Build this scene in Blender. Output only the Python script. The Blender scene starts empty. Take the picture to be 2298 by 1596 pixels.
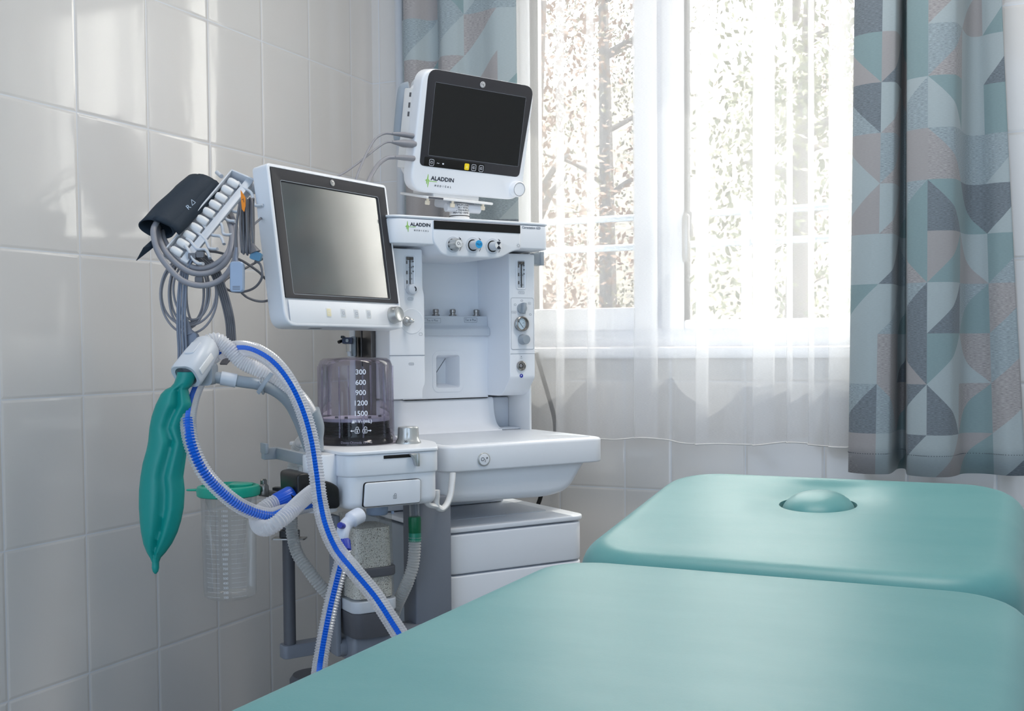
import bpy, bmesh, math, random
from mathutils import Vector, Matrix, noise
random.seed(7)
SC = bpy.context.scene
COL = SC.collection
PI = math.pi

# ------------------------------------------------------------------ camera, sky, sun, exposure
F_PX, CX, CY = 2515.33, 1149.0, 878.2
YAW, PITCH, ROLL = -.4388, -.0411, -.0071
CAM = Vector((1.8469, -2.9488, 1.038))
_cy, _sy, _cp, _sp, _cr, _sr = math.cos(YAW), math.sin(YAW), math.cos(PITCH), math.sin(PITCH), math.cos(ROLL), math.sin(ROLL)
FW = Vector((_sy*_cp, _cy*_cp, _sp))
_r = Vector((_cy, -_sy, 0)); _u = _r.cross(FW)
RT = _r*_cr + _u*_sr
UP = _u*_cr - _r*_sr
cd = bpy.data.cameras.new('camera'); cam = bpy.data.objects.new('camera', cd); COL.objects.link(cam)
cd.sensor_width = 36.0; cd.lens = F_PX/2298*36; cd.shift_y = (CY-798)/2298
cd.clip_start = .05; cd.clip_end = 200
cam.matrix_world = Matrix(((RT.x, UP.x, -FW.x, CAM.x), (RT.y, UP.y, -FW.y, CAM.y), (RT.z, UP.z, -FW.z, CAM.z), (0, 0, 0, 1)))
SC.camera = cam
vs = SC.view_settings
SC.display_settings.display_device = 'sRGB'
vs.view_transform = 'Standard'; vs.look = 'None'; vs.gamma = 1.0; vs.use_curve_mapping = False
vs.exposure = 1.25
SC.cycles.use_denoising = True
SC.cycles.max_bounces = 14; SC.cycles.transparent_max_bounces = 40
SC.cycles.transmission_bounces = 10; SC.cycles.glossy_bounces = 6; SC.cycles.diffuse_bounces = 6
SC.cycles.caustics_reflective = False; SC.cycles.caustics_refractive = False
SC.cycles.sample_clamp_indirect = 6
SKY_REAR, SKY_SUN = 1.05, 5.6
W = bpy.data.worlds.new('sky'); SC.world = W; W.use_nodes = True
bg = W.node_tree.nodes['Background']
_nt = W.node_tree; _tc = _nt.nodes.new('ShaderNodeTexCoord'); _sp = _nt.nodes.new('ShaderNodeSeparateXYZ'); _nt.links.new(_tc.outputs['Generated'], _sp.inputs[0])
_mr = _nt.nodes.new('ShaderNodeMapRange'); _mr.interpolation_type = 'SMOOTHSTEP'; _nt.links.new(_sp.outputs[1], _mr.inputs[0])   # brighter, warmer sky on the sunny side
_mr.inputs[1].default_value = -.5; _mr.inputs[2].default_value = .7; _mr.inputs[3].default_value = SKY_REAR; _mr.inputs[4].default_value = SKY_SUN
_nt.links.new(_mr.outputs[0], bg.inputs[1])
_mc = _nt.nodes.new('ShaderNodeMix'); _mc.data_type = 'RGBA'; _m2 = _nt.nodes.new('ShaderNodeMapRange'); _nt.links.new(_sp.outputs[1], _m2.inputs[0]); _m2.inputs[1].default_value = -.5; _m2.inputs[2].default_value = .7
_nt.links.new(_m2.outputs[0], _mc.inputs[0]); _mc.inputs[6].default_value = (.62, .78, 1.0, 1); _mc.inputs[7].default_value = (1, .96, .90, 1); _nt.links.new(_mc.outputs[2], bg.inputs[0])
sl = bpy.data.lights.new('sun', 'SUN'); sl.energy = 4.5; sl.angle = .01; sl.color = (1, .95, .86)
so = bpy.data.objects.new('sun', sl); COL.objects.link(so)
so.rotation_euler = Vector((-.14, -.46, -.88)).to_track_quat('-Z', 'Y').to_euler()
def portal(n, loc, sx, sy, direction):
    l = bpy.data.lights.new(n, 'AREA'); l.shape = 'RECTANGLE'; l.size = sx; l.size_y = sy; l.cycles.is_portal = True
    o = bpy.data.objects.new(n, l); COL.objects.link(o); o.location = loc
    o.rotation_euler = Vector(direction).to_track_quat('-Z', 'Y').to_euler()
portal('window_daylight', (1.05, .3, 1.7), 1.15, 1.35, (0, -1, 0))
portal('rear_daylight', (1.7, -5.0, 1.4), 3.3, 2.7, (0, 1, 0))
ll = bpy.data.lights.new('ceiling_fill', 'AREA'); ll.shape = 'RECTANGLE'; ll.size = 1.2; ll.size_y = .3; ll.energy = 9.5; ll.color = (1, .93, .85)  # added fill light out of view, brightens the tiled corner and the machine
lo = bpy.data.objects.new('ceiling_fill', ll); COL.objects.link(lo); lo.location = (1.5, -1.0, 2.78)

# ------------------------------------------------------------------ places: points from measured directions and distances
def ray(px, py): return FW + RT*((px-CX)/F_PX) - UP*((py-CY)/F_PX)
def at(px, py, d): return CAM + ray(px, py)*d
def on_y(px, py, y): d = ray(px, py); return CAM + d*((y-CAM.y)/d.y)
TH = math.radians(56.5)
MO = Vector((.72886, -.86341, 0))
MU = Vector((math.cos(TH), math.sin(TH), 0)); MV = Vector((-math.sin(TH), math.cos(TH), 0))
FM = Matrix.Translation(MO) @ Matrix.Rotation(TH, 4, 'Z')       # anaesthesia machine frame: u right, v back, z up
def pv(px, py, v):                                                # point of the machine plane v = const, in machine coordinates
    d = ray(px, py); t = (v - (CAM-MO).dot(MV))/d.dot(MV); q = CAM + d*t - MO
    return Vector((q.dot(MU), v, q.z))
def pu(px, py, u):
    d = ray(px, py); t = (u - (CAM-MO).dot(MU))/d.dot(MU); q = CAM + d*t - MO
    return Vector((u, q.dot(MV), q.z))
I4 = Matrix.Identity(4)
def frame(o, x, y, z):
    return Matrix(((x[0], y[0], z[0], o[0]), (x[1], y[1], z[1], o[1]), (x[2], y[2], z[2], o[2]), (0, 0, 0, 1)))
def zframe(o, z, xh=(1, 0, 0)):
    z = Vector(z).normalized(); xh = Vector(xh)
    if abs(z.dot(xh.normalized())) > .95: xh = Vector((0, 1, 0)) if abs(z.y) < .9 else Vector((0, 0, 1))
    y = z.cross(xh).normalized(); x = y.cross(z)
    return frame(o, x, y, z)

# ------------------------------------------------------------------ mesh builder
def offset(pts, d):
    n = len(pts); out = []
    for i in range(n):
        a, b, c = Vector(pts[i-1]), Vector(pts[i]), Vector(pts[(i+1) % n])
        e1 = (b-a); e2 = (c-b)
        if e1.length < 1e-9 or e2.length < 1e-9: out.append(tuple(b)); continue
        n1 = Vector((e1.y, -e1.x)).normalized(); n2 = Vector((e2.y, -e2.x)).normalized()
        m = n1+n2
        if m.length < 1e-6: m = n1
        m.normalize(); k = max(.35, m.dot(n1))
        out.append(tuple(b - m*(d/k)))
    return out
def area2(p): return sum(p[i-1][0]*p[i][1]-p[i][0]*p[i-1][1] for i in range(len(p)))
def rrect(cx, cy, w, h, r, n=5):
    r = min(r, w/2-1e-5, h/2-1e-5); out = []
    for sx, sy, a0 in ((1, 1, 0), (-1, 1, PI/2), (-1, -1, PI), (1, -1, 3*PI/2)):
        for i in range(n+1):
            a = a0 + PI/2*i/n
            out.append((cx+sx*(w/2-r)+r*math.cos(a), cy+sy*(h/2-r)+r*math.sin(a)))
    return out
def rpoly(pts, r, n=4):
    out = []; m = len(pts)
    for i in range(m):
        p = pts[i]; rr = p[2] if len(p) > 2 else r
        a, b, c = Vector(pts[i-1][:2]), Vector(p[:2]), Vector(pts[(i+1) % m][:2])
        d1 = (a-b); d2 = (c-b); k = min(rr, d1.length*.48, d2.length*.48)
        if k < 1e-6: out.append(tuple(b)); continue
        s = b+d1.normalized()*k; e = b+d2.normalized()*k
        for j in range(n+1):
            t = j/n; q = s*(1-t)**2 + b*2*t*(1-t) + e*t*t; out.append(tuple(q))
    return out
def circ(cx, cy, r, n=24, ry=None): return [(cx+r*math.cos(2*PI*i/n), cy+(ry or r)*math.sin(2*PI*i/n)) for i in range(n)]
AX = {'xyz': lambda a, b, c: (a, b, c), 'xzy': lambda a, b, c: (a, c, b), 'yzx': lambda a, b, c: (c, a, b)}
def spline(pts, per=10, closed=False):
    pts = [Vector(p) for p in pts]; n = len(pts); out = []
    rng = n if closed else n-1
    for i in range(rng):
        g = (lambda k: pts[k % n]) if closed else (lambda k: pts[max(0, min(n-1, k))])
        p0, p1, p2, p3 = g(i-1), g(i), g(i+1), g(i+2)
        if not closed and i == 0: p0 = p1*2-p2
        if not closed and i == n-2: p3 = p2*2-p1
        for j in range(per):
            t = j/per
            out.append(.5*((2*p1)+(p2-p0)*t+(2*p0-5*p1+4*p2-p3)*t*t+(3*p1-p0-3*p2+p3)*t**3))
    if not closed: out.append(pts[-1])
    return out
def resample(pts, step):
    L = [0]
    for a, b in zip(pts, pts[1:]): L.append(L[-1]+(b-a).length)
    n = max(2, int(round(L[-1]/step))); out = []; k = 0
    for i in range(n+1):
        t = L[-1]*i/n
        while k < len(L)-2 and L[k+1] < t: k += 1
        s = (t-L[k])/max(1e-9, L[k+1]-L[k]); out.append(pts[k].lerp(pts[k+1], min(1, max(0, s))))
    return out
class MB:
    def __init__(s): s.v = []; s.f = []; s.uv = None
    def add(s, vs_, fs, M=None):
        o = len(s.v); s.v += [tuple(M @ Vector(v)) if M else tuple(v) for v in vs_]
        s.f += [tuple(i+o for i in f) for f in fs]; return s
    def loft(s, rings, cap0=True, cap1=True, closed=True, M=None):
        n = len(rings[0]); vs_ = [p for r in rings for p in r]; fs = []
        for i in range(len(rings)-1):
            for j in range(n if closed else n-1):
                k = (j+1) % n; fs.append((i*n+j, i*n+k, (i+1)*n+k, (i+1)*n+j))
        if cap0: fs.append(tuple(range(n-1, -1, -1)))
        if cap1: fs.append(tuple((len(rings)-1)*n+j for j in range(n)))
        return s.add(vs_, fs, M)
    def ext(s, pts, c0, c1, r=0., ax='xyz', seg=3, M=None, r0=None):
        if area2(pts) < 0: pts = pts[::-1]
        if c1 < c0: c0, c1 = c1, c0
        g = AX[ax]; st = []
        ra = r if r0 is None else r0
        if ra > 0: st += [(ra*(1-math.sin(PI/2*i/seg)), c0+ra*(1-math.cos(PI/2*i/seg))) for i in range(seg+1)]
        else: st += [(0, c0)]
        if r > 0: st += [(r*(1-math.cos(PI/2*i/seg)), c1-r*(1-math.sin(PI/2*i/seg))) for i in range(seg+1)]
        else: st += [(0, c1)]
        return s.loft([[g(a, b, c) for a, b in (offset(pts, d) if d > 1e-9 else pts)] for d, c in st], M=M)
    def box(s, lo, hi, r=0., M=None, ax='xyz', rc=None):
        i = {'xyz': (0, 1, 2), 'xzy': (0, 2, 1), 'yzx': (1, 2, 0)}[ax]
        w, h = hi[i[0]]-lo[i[0]], hi[i[1]]-lo[i[1]]
        rc = r if rc is None else rc
        p = rrect((lo[i[0]]+hi[i[0]])/2, (lo[i[1]]+hi[i[1]])/2, w, h, rc, 3) if rc > 0 else \
            [(lo[i[0]], lo[i[1]]), (hi[i[0]], lo[i[1]]), (hi[i[0]], hi[i[1]]), (lo[i[0]], hi[i[1]])]
        return s.ext(p, lo[i[2]], hi[i[2]], min(r, (hi[i[2]]-lo[i[2]])/2.01), ax, 2, M)
    def lathe(s, prof, M=None, n=28, cap0=True, cap1=True):
        return s.loft([[(r*math.cos(2*PI*i/n), r*math.sin(2*PI*i/n), h) for i in range(n)] for r, h in prof], cap0, cap1, True, M)
    def tube(s, pts, r, n=10, caps=True, M=None, closed=False, sq=None, up=None, arc=None):
        # r: number or list; sq: flattening (second axis factor); up: fixed second axis; arc: (a0,a1) angles of an open strip
        pts = [Vector(p) for p in pts]; m = len(pts); rings = []
        nv = None
        for i, p in enumerate(pts):
            t = (pts[(i+1) % m]-pts[i-1]) if closed else (pts[min(i+1, m-1)]-pts[max(i-1, 0)])
            if t.length < 1e-9: t = Vector((0, 0, 1))
            t.normalize()
            if up is not None: nv = Vector(up)
            elif nv is None:
                nv = Vector((0, 0, 1)) if abs(t.z) < .9 else Vector((1, 0, 0))
            nv = nv - t*nv.dot(t)
            if nv.length < 1e-6: nv = t.orthogonal()
            nv.normalize(); b = t.cross(nv); R = r[i] if isinstance(r, (list, tuple)) else r
            k = sq or 1.
            if arc: A = [arc[0]+(arc[1]-arc[0])*j/(n-1) for j in range(n)]
            else: A = [2*PI*j/n for j in range(n)]
            rings.append([tuple(p + b*(R*math.cos(a)) + nv*(R*k*math.sin(a))) for a in A])
        if closed: rings.append(rings[0])
        return s.loft(rings, caps and not closed and not arc, caps and not closed and not arc, not arc, M)
    def build(s, name, mat, parent=None, F=None, smooth=40, solid=0., sub=0, recalc=True):
        me = bpy.data.meshes.new(name)
        T = (F or I4)
        if parent is not None: T = WM[parent.name].inverted() @ T
        me.from_pydata([tuple(T @ Vector(v)) for v in s.v], [], s.f)
        if recalc:
            b = bmesh.new(); b.from_mesh(me); bmesh.ops.remove_doubles(b, verts=b.verts, dist=1e-6)
            bmesh.ops.recalc_face_normals(b, faces=b.faces); b.to_mesh(me); b.free()
        if s.uv:
            ul = me.uv_layers.new(name='UVMap')
            for lp in me.loops: ul.data[lp.index].uv = s.uv[lp.vertex_index]
        me.materials.append(mat)
        if smooth:
            me.polygons.foreach_set('use_smooth', [True]*len(me.polygons)); me.set_sharp_from_angle(angle=math.radians(smooth))
        me.update()
        o = bpy.data.objects.new(name, me); COL.objects.link(o)
        if parent is not None: o.parent = parent; WM[o.name] = WM[parent.name]
        else: WM[o.name] = I4
        if sub: md = o.modifiers.new('smooth', 'SUBSURF'); md.levels = sub; md.render_levels = sub
        if solid: md = o.modifiers.new('thickness', 'SOLIDIFY'); md.thickness = solid; md.offset = 0
        return o
WM = {}
def tag(o, label, cat, group=None):
    o['label'] = label; o['category'] = cat
    if group: o['group'] = group
    return o
def thing(name, M, label, cat, group=None):
    o = bpy.data.objects.new(name, None); COL.objects.link(o); o.empty_display_size = .05
    o.matrix_world = M; WM[o.name] = M.copy()
    return tag(o, label, cat, group)
def single(name, mb, mat, origin, label, cat, group=None, **k):
    o = mb.build(name, mat, None, Matrix.Translation(-Vector(origin)), **k)
    o.location = origin; WM[o.name] = Matrix.Translation(Vector(origin)); return tag(o, label, cat, group)
def struct(name, mb, mat, parent=None, **k):
    o = mb.build(name, mat, parent, **k); o['kind'] = 'structure'; return o
_tc = {}
def text_geo(t):
    if t in _tc: return _tc[t]
    cu = bpy.data.curves.new('lettering', 'FONT'); cu.body = t; cu.size = 1; cu.align_x = 'CENTER'; cu.align_y = 'CENTER'; cu.resolution_u = 3
    ob = bpy.data.objects.new('lettering', cu); COL.objects.link(ob)
    dg = bpy.context.evaluated_depsgraph_get(); me = bpy.data.meshes.new_from_object(ob.evaluated_get(dg))
    _tc[t] = ([tuple(v.co) for v in me.vertices], [tuple(p.vertices) for p in me.polygons])
    bpy.data.objects.remove(ob); bpy.data.curves.remove(cu); bpy.data.meshes.remove(me)
    return _tc[t]
def put_text(mb, t, size, M, bold=0., sx=1., bend=None):
    vs_, fs = text_geo(t)
    reps = [(0, 0)] if not bold else [(0, 0), (bold, 0), (-bold, 0), (0, bold), (0, -bold)]
    for k, (dx, dy) in enumerate(reps):
        out = []
        for v in vs_:
            x, y = v[0]*size*sx+dx*size, v[1]*size+dy*size
            if bend: a = x/bend; out.append((bend*math.sin(a), y, -bend*(1-math.cos(a))+k*2e-5))
            else: out.append((x, y, k*2e-5))
        mb.add(out, fs, M)
def face_m(o, off=.0006):            # plane facing the front of the machine (-v)
    o = Vector(o); return frame((o.x, o.y-off, o.z), (1, 0, 0), (0, 0, 1), (0, -1, 0))
def strokes(mb, polys, w, M, closed=False):
    for p in polys:
        p = [Vector((a[0], a[1], 0)) for a in p]
        n = len(p)
        for i in range(n if closed else n-1):
            a, b = p[i], p[(i+1) % n]; d = b-a
            if d.length < 1e-9: continue
            d.normalize(); q = Vector((-d.y, d.x, 0))*w/2; e = d*w*.3
            mb.add([a-e-q, b+e-q, b+e+q, a-e+q], [(0, 1, 2, 3)], M)

# ------------------------------------------------------------------ materials
def lin(c): return tuple((x/12.92 if x <= .04045 else ((x+.055)/1.055)**2.4) for x in c)
def newmat(name):
    m = bpy.data.materials.new(name); m.use_nodes = True; nt = m.node_tree
    return m, nt, nt.nodes['Principled BSDF'], nt.nodes['Material Output']
def nd(nt, typ, **k):
    n = nt.nodes.new(typ)
    for a, b in k.items(): setattr(n, a, b)
    return n
def mth(nt, op, a, b=None, c=None):
    n = nd(nt, 'ShaderNodeMath', operation=op)
    for i, x in enumerate((a, b, c)):
        if x is None: continue
        if isinstance(x, (int, float)): n.inputs[i].default_value = x
        else: nt.links.new(x, n.inputs[i])
    return n.outputs[0]
def sstep(nt, x, lo, hi):
    n = nd(nt, 'ShaderNodeMapRange', interpolation_type='SMOOTHSTEP'); nt.links.new(x, n.inputs[0])
    n.inputs[1].default_value = lo; n.inputs[2].default_value = hi; return n.outputs[0]
def mixc(nt, fac, a, b):
    n = nd(nt, 'ShaderNodeMix', data_type='RGBA')
    if isinstance(fac, (int, float)): n.inputs[0].default_value = fac
    else: nt.links.new(fac, n.inputs[0])
    for i, x in ((6, a), (7, b)):
        if isinstance(x, tuple): n.inputs[i].default_value = (*x[:3], 1)
        else: nt.links.new(x, n.inputs[i])
    return n.outputs[2]
def plain(name, col, rough=.4, metal=0., spec=.5, bump=0., bscale=300., coat=0., vary=.03):
    m, nt, b, o = newmat(name); c = lin(col)
    b.inputs['Roughness'].default_value = rough; b.inputs['Metallic'].default_value = metal
    b.inputs['Specular IOR Level'].default_value = spec; b.inputs['Coat Weight'].default_value = coat
    tc = nd(nt, 'ShaderNodeTexCoord'); n = nd(nt, 'ShaderNodeTexNoise'); n.inputs['Scale'].default_value = 7; n.inputs['Detail'].default_value = 3
    nt.links.new(tc.outputs['Object'], n.inputs['Vector'])
    nt.links.new(mixc(nt, n.outputs[0], tuple(x*(1-vary) for x in c), tuple(min(1, x*(1+vary)) for x in c)), b.inputs['Base Color'])
    if bump:
        n2 = nd(nt, 'ShaderNodeTexNoise'); n2.inputs['Scale'].default_value = bscale; nt.links.new(tc.outputs['Object'], n2.inputs['Vector'])
        bp = nd(nt, 'ShaderNodeBump'); bp.inputs['Strength'].default_value = bump; bp.inputs['Distance'].default_value = .001
        nt.links.new(n2.outputs[0], bp.inputs['Height']); nt.links.new(bp.outputs[0], b.inputs['Normal'])
    return m
def clear(name, tint, body, amount, rough=.1, gloss=1.):
    # thin clear plastic: tinted see-through, some milky body colour, fresnel reflection
    m, nt, b, o = newmat(name); nt.nodes.remove(b)
    t = nd(nt, 'ShaderNodeBsdfTransparent'); t.inputs[0].default_value = (*tint, 1)
    d = nd(nt, 'ShaderNodeBsdfDiffuse'); d.inputs[0].default_value = (*body, 1)
    tl = nd(nt, 'ShaderNodeBsdfTranslucent'); tl.inputs[0].default_value = (*body, 1)
    g = nd(nt, 'ShaderNodeBsdfGlossy'); g.inputs['Roughness'].default_value = rough
    lw = nd(nt, 'ShaderNodeLayerWeight'); lw.inputs[0].default_value = .35
    m1 = nd(nt, 'ShaderNodeMixShader'); m1.inputs[0].default_value = .4; nt.links.new(d.outputs[0], m1.inputs[1]); nt.links.new(tl.outputs[0], m1.inputs[2])
    m2 = nd(nt, 'ShaderNodeMixShader'); nt.links.new(mth(nt, 'MULTIPLY_ADD', lw.outputs['Facing'], amount, amount*.55), m2.inputs[0])
    nt.links.new(t.outputs[0], m2.inputs[1]); nt.links.new(m1.outputs[0], m2.inputs[2])
    m3 = nd(nt, 'ShaderNodeMixShader'); nt.links.new(mth(nt, 'MULTIPLY', lw.outputs['Fresnel'], gloss), m3.inputs[0])
    nt.links.new(m2.outputs[0], m3.inputs[1]); nt.links.new(g.outputs[0], m3.inputs[2]); nt.links.new(m3.outputs[0], o.inputs[0])
    return m
def tiles(name, axis, grids, split=None):
    # glazed wall tiles; axis: world axis across the wall; grids: (width, anchor); split: where the second setting-out starts
    m, nt, b, o = newmat(name)
    geo = nd(nt, 'ShaderNodeNewGeometry'); sep = nd(nt, 'ShaderNodeSeparateXYZ'); nt.links.new(geo.outputs['Position'], sep.inputs[0])
    h, z = sep.outputs[axis], sep.outputs[2]
    def dist(c, w, a):
        f = mth(nt, 'FRACT', mth(nt, 'DIVIDE', mth(nt, 'SUBTRACT', c, a-50*w), w))
        return mth(nt, 'MULTIPLY', mth(nt, 'MINIMUM', f, mth(nt, 'SUBTRACT', 1., f)), w), mth(nt, 'FLOOR', mth(nt, 'DIVIDE', mth(nt, 'SUBTRACT', c, a-50*w), w))
    du, iu = dist(h, *grids[0])
    if len(grids) > 1:
        d2, i2 = dist(h, *grids[1]); s = mth(nt, 'GREATER_THAN', h, split)
        du = mth(nt, 'ADD', mth(nt, 'MULTIPLY', du, mth(nt, 'SUBTRACT', 1., s)), mth(nt, 'MULTIPLY', d2, s))
    dv, iv = dist(z, .30, .037)
    dm = mth(nt, 'MINIMUM', du, dv)
    tile = sstep(nt, dm, .0009, .0016)
    edge = sstep(nt, dm, .0005, .0075)
    wn = nd(nt, 'ShaderNodeTexNoise'); wn.inputs['Scale'].default_value = 1.; wn.inputs['Detail'].default_value = 2
    mp = nd(nt, 'ShaderNodeMapping'); mp.inputs['Scale'].default_value = (14, 14, 3.5)
    nt.links.new(geo.outputs['Position'], mp.inputs[0]); nt.links.new(mp.outputs[0], wn.inputs['Vector'])
    fn = nd(nt, 'ShaderNodeTexNoise'); fn.inputs['Scale'].default_value = 120.; nt.links.new(geo.outputs['Position'], fn.inputs['Vector'])
    ht = mth(nt, 'ADD', mth(nt, 'MULTIPLY', edge, 1.), mth(nt, 'ADD', mth(nt, 'MULTIPLY', wn.outputs[0], .55), mth(nt, 'MULTIPLY', fn.outputs[0], .02)))
    bp = nd(nt, 'ShaderNodeBump'); bp.inputs['Distance'].default_value = .0012; bp.inputs['Strength'].default_value = .7
    nt.links.new(ht, bp.inputs['Height']); nt.links.new(bp.outputs[0], b.inputs['Normal'])
    cn = nd(nt, 'ShaderNodeTexNoise'); cn.inputs['Scale'].default_value = 2.5; nt.links.new(geo.outputs['Position'], cn.inputs['Vector'])
    tc = mixc(nt, cn.outputs[0], (.69, .665, .64), (.75, .725, .70))
    nt.links.new(mixc(nt, tile, (.70, .72, .76), tc), b.inputs['Base Color'])
    nt.links.new(mth(nt, 'MULTIPLY_ADD', tile, -.5, .58), b.inputs['Roughness'])
    b.inputs['Specular IOR Level'].default_value = .62
    return m
def curtain_mat(name):
    m, nt, b, o = newmat(name)
    uv = nd(nt, 'ShaderNodeUVMap'); sep = nd(nt, 'ShaderNodeSeparateXYZ'); nt.links.new(uv.outputs[0], sep.inputs[0])
    x, y = sep.outputs[0], sep.outputs[1]
    ix, iy = mth(nt, 'FLOOR', x), mth(nt, 'FLOOR', y); fx, fy = mth(nt, 'FRACT', x), mth(nt, 'FRACT', y)
    cp = nd(nt, 'ShaderNodeCombineXYZ'); nt.links.new(ix, cp.inputs[0]); nt.links.new(iy, cp.inputs[1]); cp.inputs[2].default_value = 17.7; wp = nd(nt, 'ShaderNodeTexWhiteNoise'); nt.links.new(cp.outputs[0], wp.inputs[0]); par = mth(nt, 'GREATER_THAN', wp.outputs[0], .70)
    fx2 = mth(nt, 'ABSOLUTE', mth(nt, 'SUBTRACT', par, fx))
    tri = mth(nt, 'GREATER_THAN', fy, fx2)
    cb = nd(nt, 'ShaderNodeCombineXYZ'); nt.links.new(ix, cb.inputs[0]); nt.links.new(iy, cb.inputs[1]); nt.links.new(mth(nt, 'MULTIPLY', tri, 5.3), cb.inputs[2])
    wn = nd(nt, 'ShaderNodeTexWhiteNoise'); nt.links.new(cb.outputs[0], wn.inputs[0])
    cr = nd(nt, 'ShaderNodeValToRGB'); cr.color_ramp.interpolation = 'CONSTANT'
    cols = [(0, (.665, .71, .725)), (.26, (.535, .62, .635)), (.48, (.64, .63, .635)), (.66, (.47, .505, .535)), (.80, (.60, .65, .675))]
    e = cr.color_ramp.elements
    while len(e) < len(cols): e.new(.5)
    for q, (p, c) in zip(e, cols): q.position = p; q.color = (*lin(c), 1)
    nt.links.new(wn.outputs[0], cr.inputs[0])
    th = nd(nt, 'ShaderNodeTexNoise'); th.inputs['Scale'].default_value = 1; th.inputs['Detail'].default_value = 4
    mp = nd(nt, 'ShaderNodeMapping'); mp.inputs['Scale'].default_value = (14, 120, 1); nt.links.new(uv.outputs[0], mp.inputs[0]); nt.links.new(mp.outputs[0], th.inputs['Vector'])
    heather = mth(nt, 'GREATER_THAN', wn.outputs[0], .58)
    k = mth(nt, 'ADD', mth(nt, 'MULTIPLY', mth(nt, 'SUBTRACT', th.outputs[0], .5), mth(nt, 'MULTIPLY_ADD', heather, 1.5, .25)), 1.)
    vm = nd(nt, 'ShaderNodeVectorMath', operation='SCALE'); nt.links.new(cr.outputs[0], vm.inputs[0]); nt.links.new(k, vm.inputs['Scale'])
    nt.links.new(vm.outputs[0], b.inputs['Base Color'])
    b.inputs['Roughness'].default_value = .85; b.inputs['Specular IOR Level'].default_value = .2; b.inputs['Sheen Weight'].default_value = .15
    tl = nd(nt, 'ShaderNodeBsdfTranslucent'); nt.links.new(vm.outputs[0], tl.inputs[0])
    mx = nd(nt, 'ShaderNodeMixShader'); mx.inputs[0].default_value = .12
    nt.links.new(b.outputs[0], mx.inputs[1]); nt.links.new(tl.outputs[0], mx.inputs[2]); nt.links.new(mx.outputs[0], o.inputs[0])
    return m
def sheer_mat(name):
    m, nt, b, o = newmat(name); nt.nodes.remove(b)
    t = nd(nt, 'ShaderNodeBsdfTransparent'); d = nd(nt, 'ShaderNodeBsdfDiffuse'); tl = nd(nt, 'ShaderNodeBsdfTranslucent')
    d.inputs[0].default_value = tl.inputs[0].default_value = (.93, .93, .94, 1)
    m1 = nd(nt, 'ShaderNodeMixShader'); m1.inputs[0].default_value = .6; nt.links.new(d.outputs[0], m1.inputs[1]); nt.links.new(tl.outputs[0], m1.inputs[2])
    lw = nd(nt, 'ShaderNodeLayerWeight'); lw.inputs[0].default_value = .3
    uv = nd(nt, 'ShaderNodeUVMap'); th = nd(nt, 'ShaderNodeTexNoise'); th.inputs['Scale'].default_value = 1
    mp = nd(nt, 'ShaderNodeMapping'); mp.inputs['Scale'].default_value = (18, 160, 1); nt.links.new(uv.outputs[0], mp.inputs[0]); nt.links.new(mp.outputs[0], th.inputs['Vector'])
    fac = mth(nt, 'ADD', mth(nt, 'MULTIPLY_ADD', mth(nt, 'POWER', lw.outputs['Facing'], 2.), .7, .28), mth(nt, 'MULTIPLY', th.outputs[0], .09))
    mx = nd(nt, 'ShaderNodeMixShader'); nt.links.new(mth(nt, 'MINIMUM', fac, .96), mx.inputs[0])
    nt.links.new(t.outputs[0], mx.inputs[1]); nt.links.new(m1.outputs[0], mx.inputs[2]); nt.links.new(mx.outputs[0], o.inputs[0])
    return m
def leaf_mat(name, c1, c2):
    m, nt, b, o = newmat(name)
    g = nd(nt, 'ShaderNodeNewGeometry')
    nt.links.new(mixc(nt, g.outputs['Random Per Island'], lin(c1), lin(c2)), b.inputs['Base Color']); b.inputs['Roughness'].default_value = .7
    return m
def couch_mat(name):
    m, nt, b, o = newmat(name)
    tc = nd(nt, 'ShaderNodeTexCoord'); n = nd(nt, 'ShaderNodeTexNoise'); n.inputs['Scale'].default_value = 1; n.inputs['Detail'].default_value = 5; n.inputs['Roughness'].default_value = .6
    mp = nd(nt, 'ShaderNodeMapping'); mp.inputs['Scale'].default_value = (5, 11, 10); nt.links.new(tc.outputs['Object'], mp.inputs[0]); nt.links.new(mp.outputs[0], n.inputs['Vector'])
    nt.links.new(mixc(nt, sstep(nt, n.outputs[0], .3, .72), lin((.345, .588, .59)), lin((.38, .61, .61))), b.inputs['Base Color'])
    b.inputs['Roughness'].default_value = .42; b.inputs['Specular IOR Level'].default_value = .45; b.inputs['Sheen Weight'].default_value = .1
    n2 = nd(nt, 'ShaderNodeTexNoise'); n2.inputs['Scale'].default_value = 420; nt.links.new(tc.outputs['Object'], n2.inputs['Vector'])
    bp = nd(nt, 'ShaderNodeBump'); bp.inputs['Strength'].default_value = .12; bp.inputs['Distance'].default_value = .0006
    nt.links.new(n2.outputs[0], bp.inputs['Height']); nt.links.new(bp.outputs[0], b.inputs['Normal'])
    return m
def granule_mat(name):
    m, nt, b, o = newmat(name)
    tc = nd(nt, 'ShaderNodeTexCoord'); v = nd(nt, 'ShaderNodeTexVoronoi'); v.inputs['Scale'].default_value = 400
    nt.links.new(tc.outputs['Object'], v.inputs['Vector'])
    nt.links.new(mixc(nt, sstep(nt, v.outputs['Distance'], .55, .95), (.90, .85, .76), (.30, .26, .21)), b.inputs['Base Color'])
    bp = nd(nt, 'ShaderNodeBump'); bp.inputs['Strength'].default_value = 1; bp.inputs['Distance'].default_value = .003; bp.invert = True
    nt.links.new(v.outputs['Distance'], bp.inputs['Height']); nt.links.new(bp.outputs[0], b.inputs['Normal']); b.inputs['Roughness'].default_value = .9
    return m
WHITE = plain('white_plastic', (.915, .925, .945), .34)
WHITE2 = plain('white_plastic_warm', (.90, .90, .90), .4)
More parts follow.
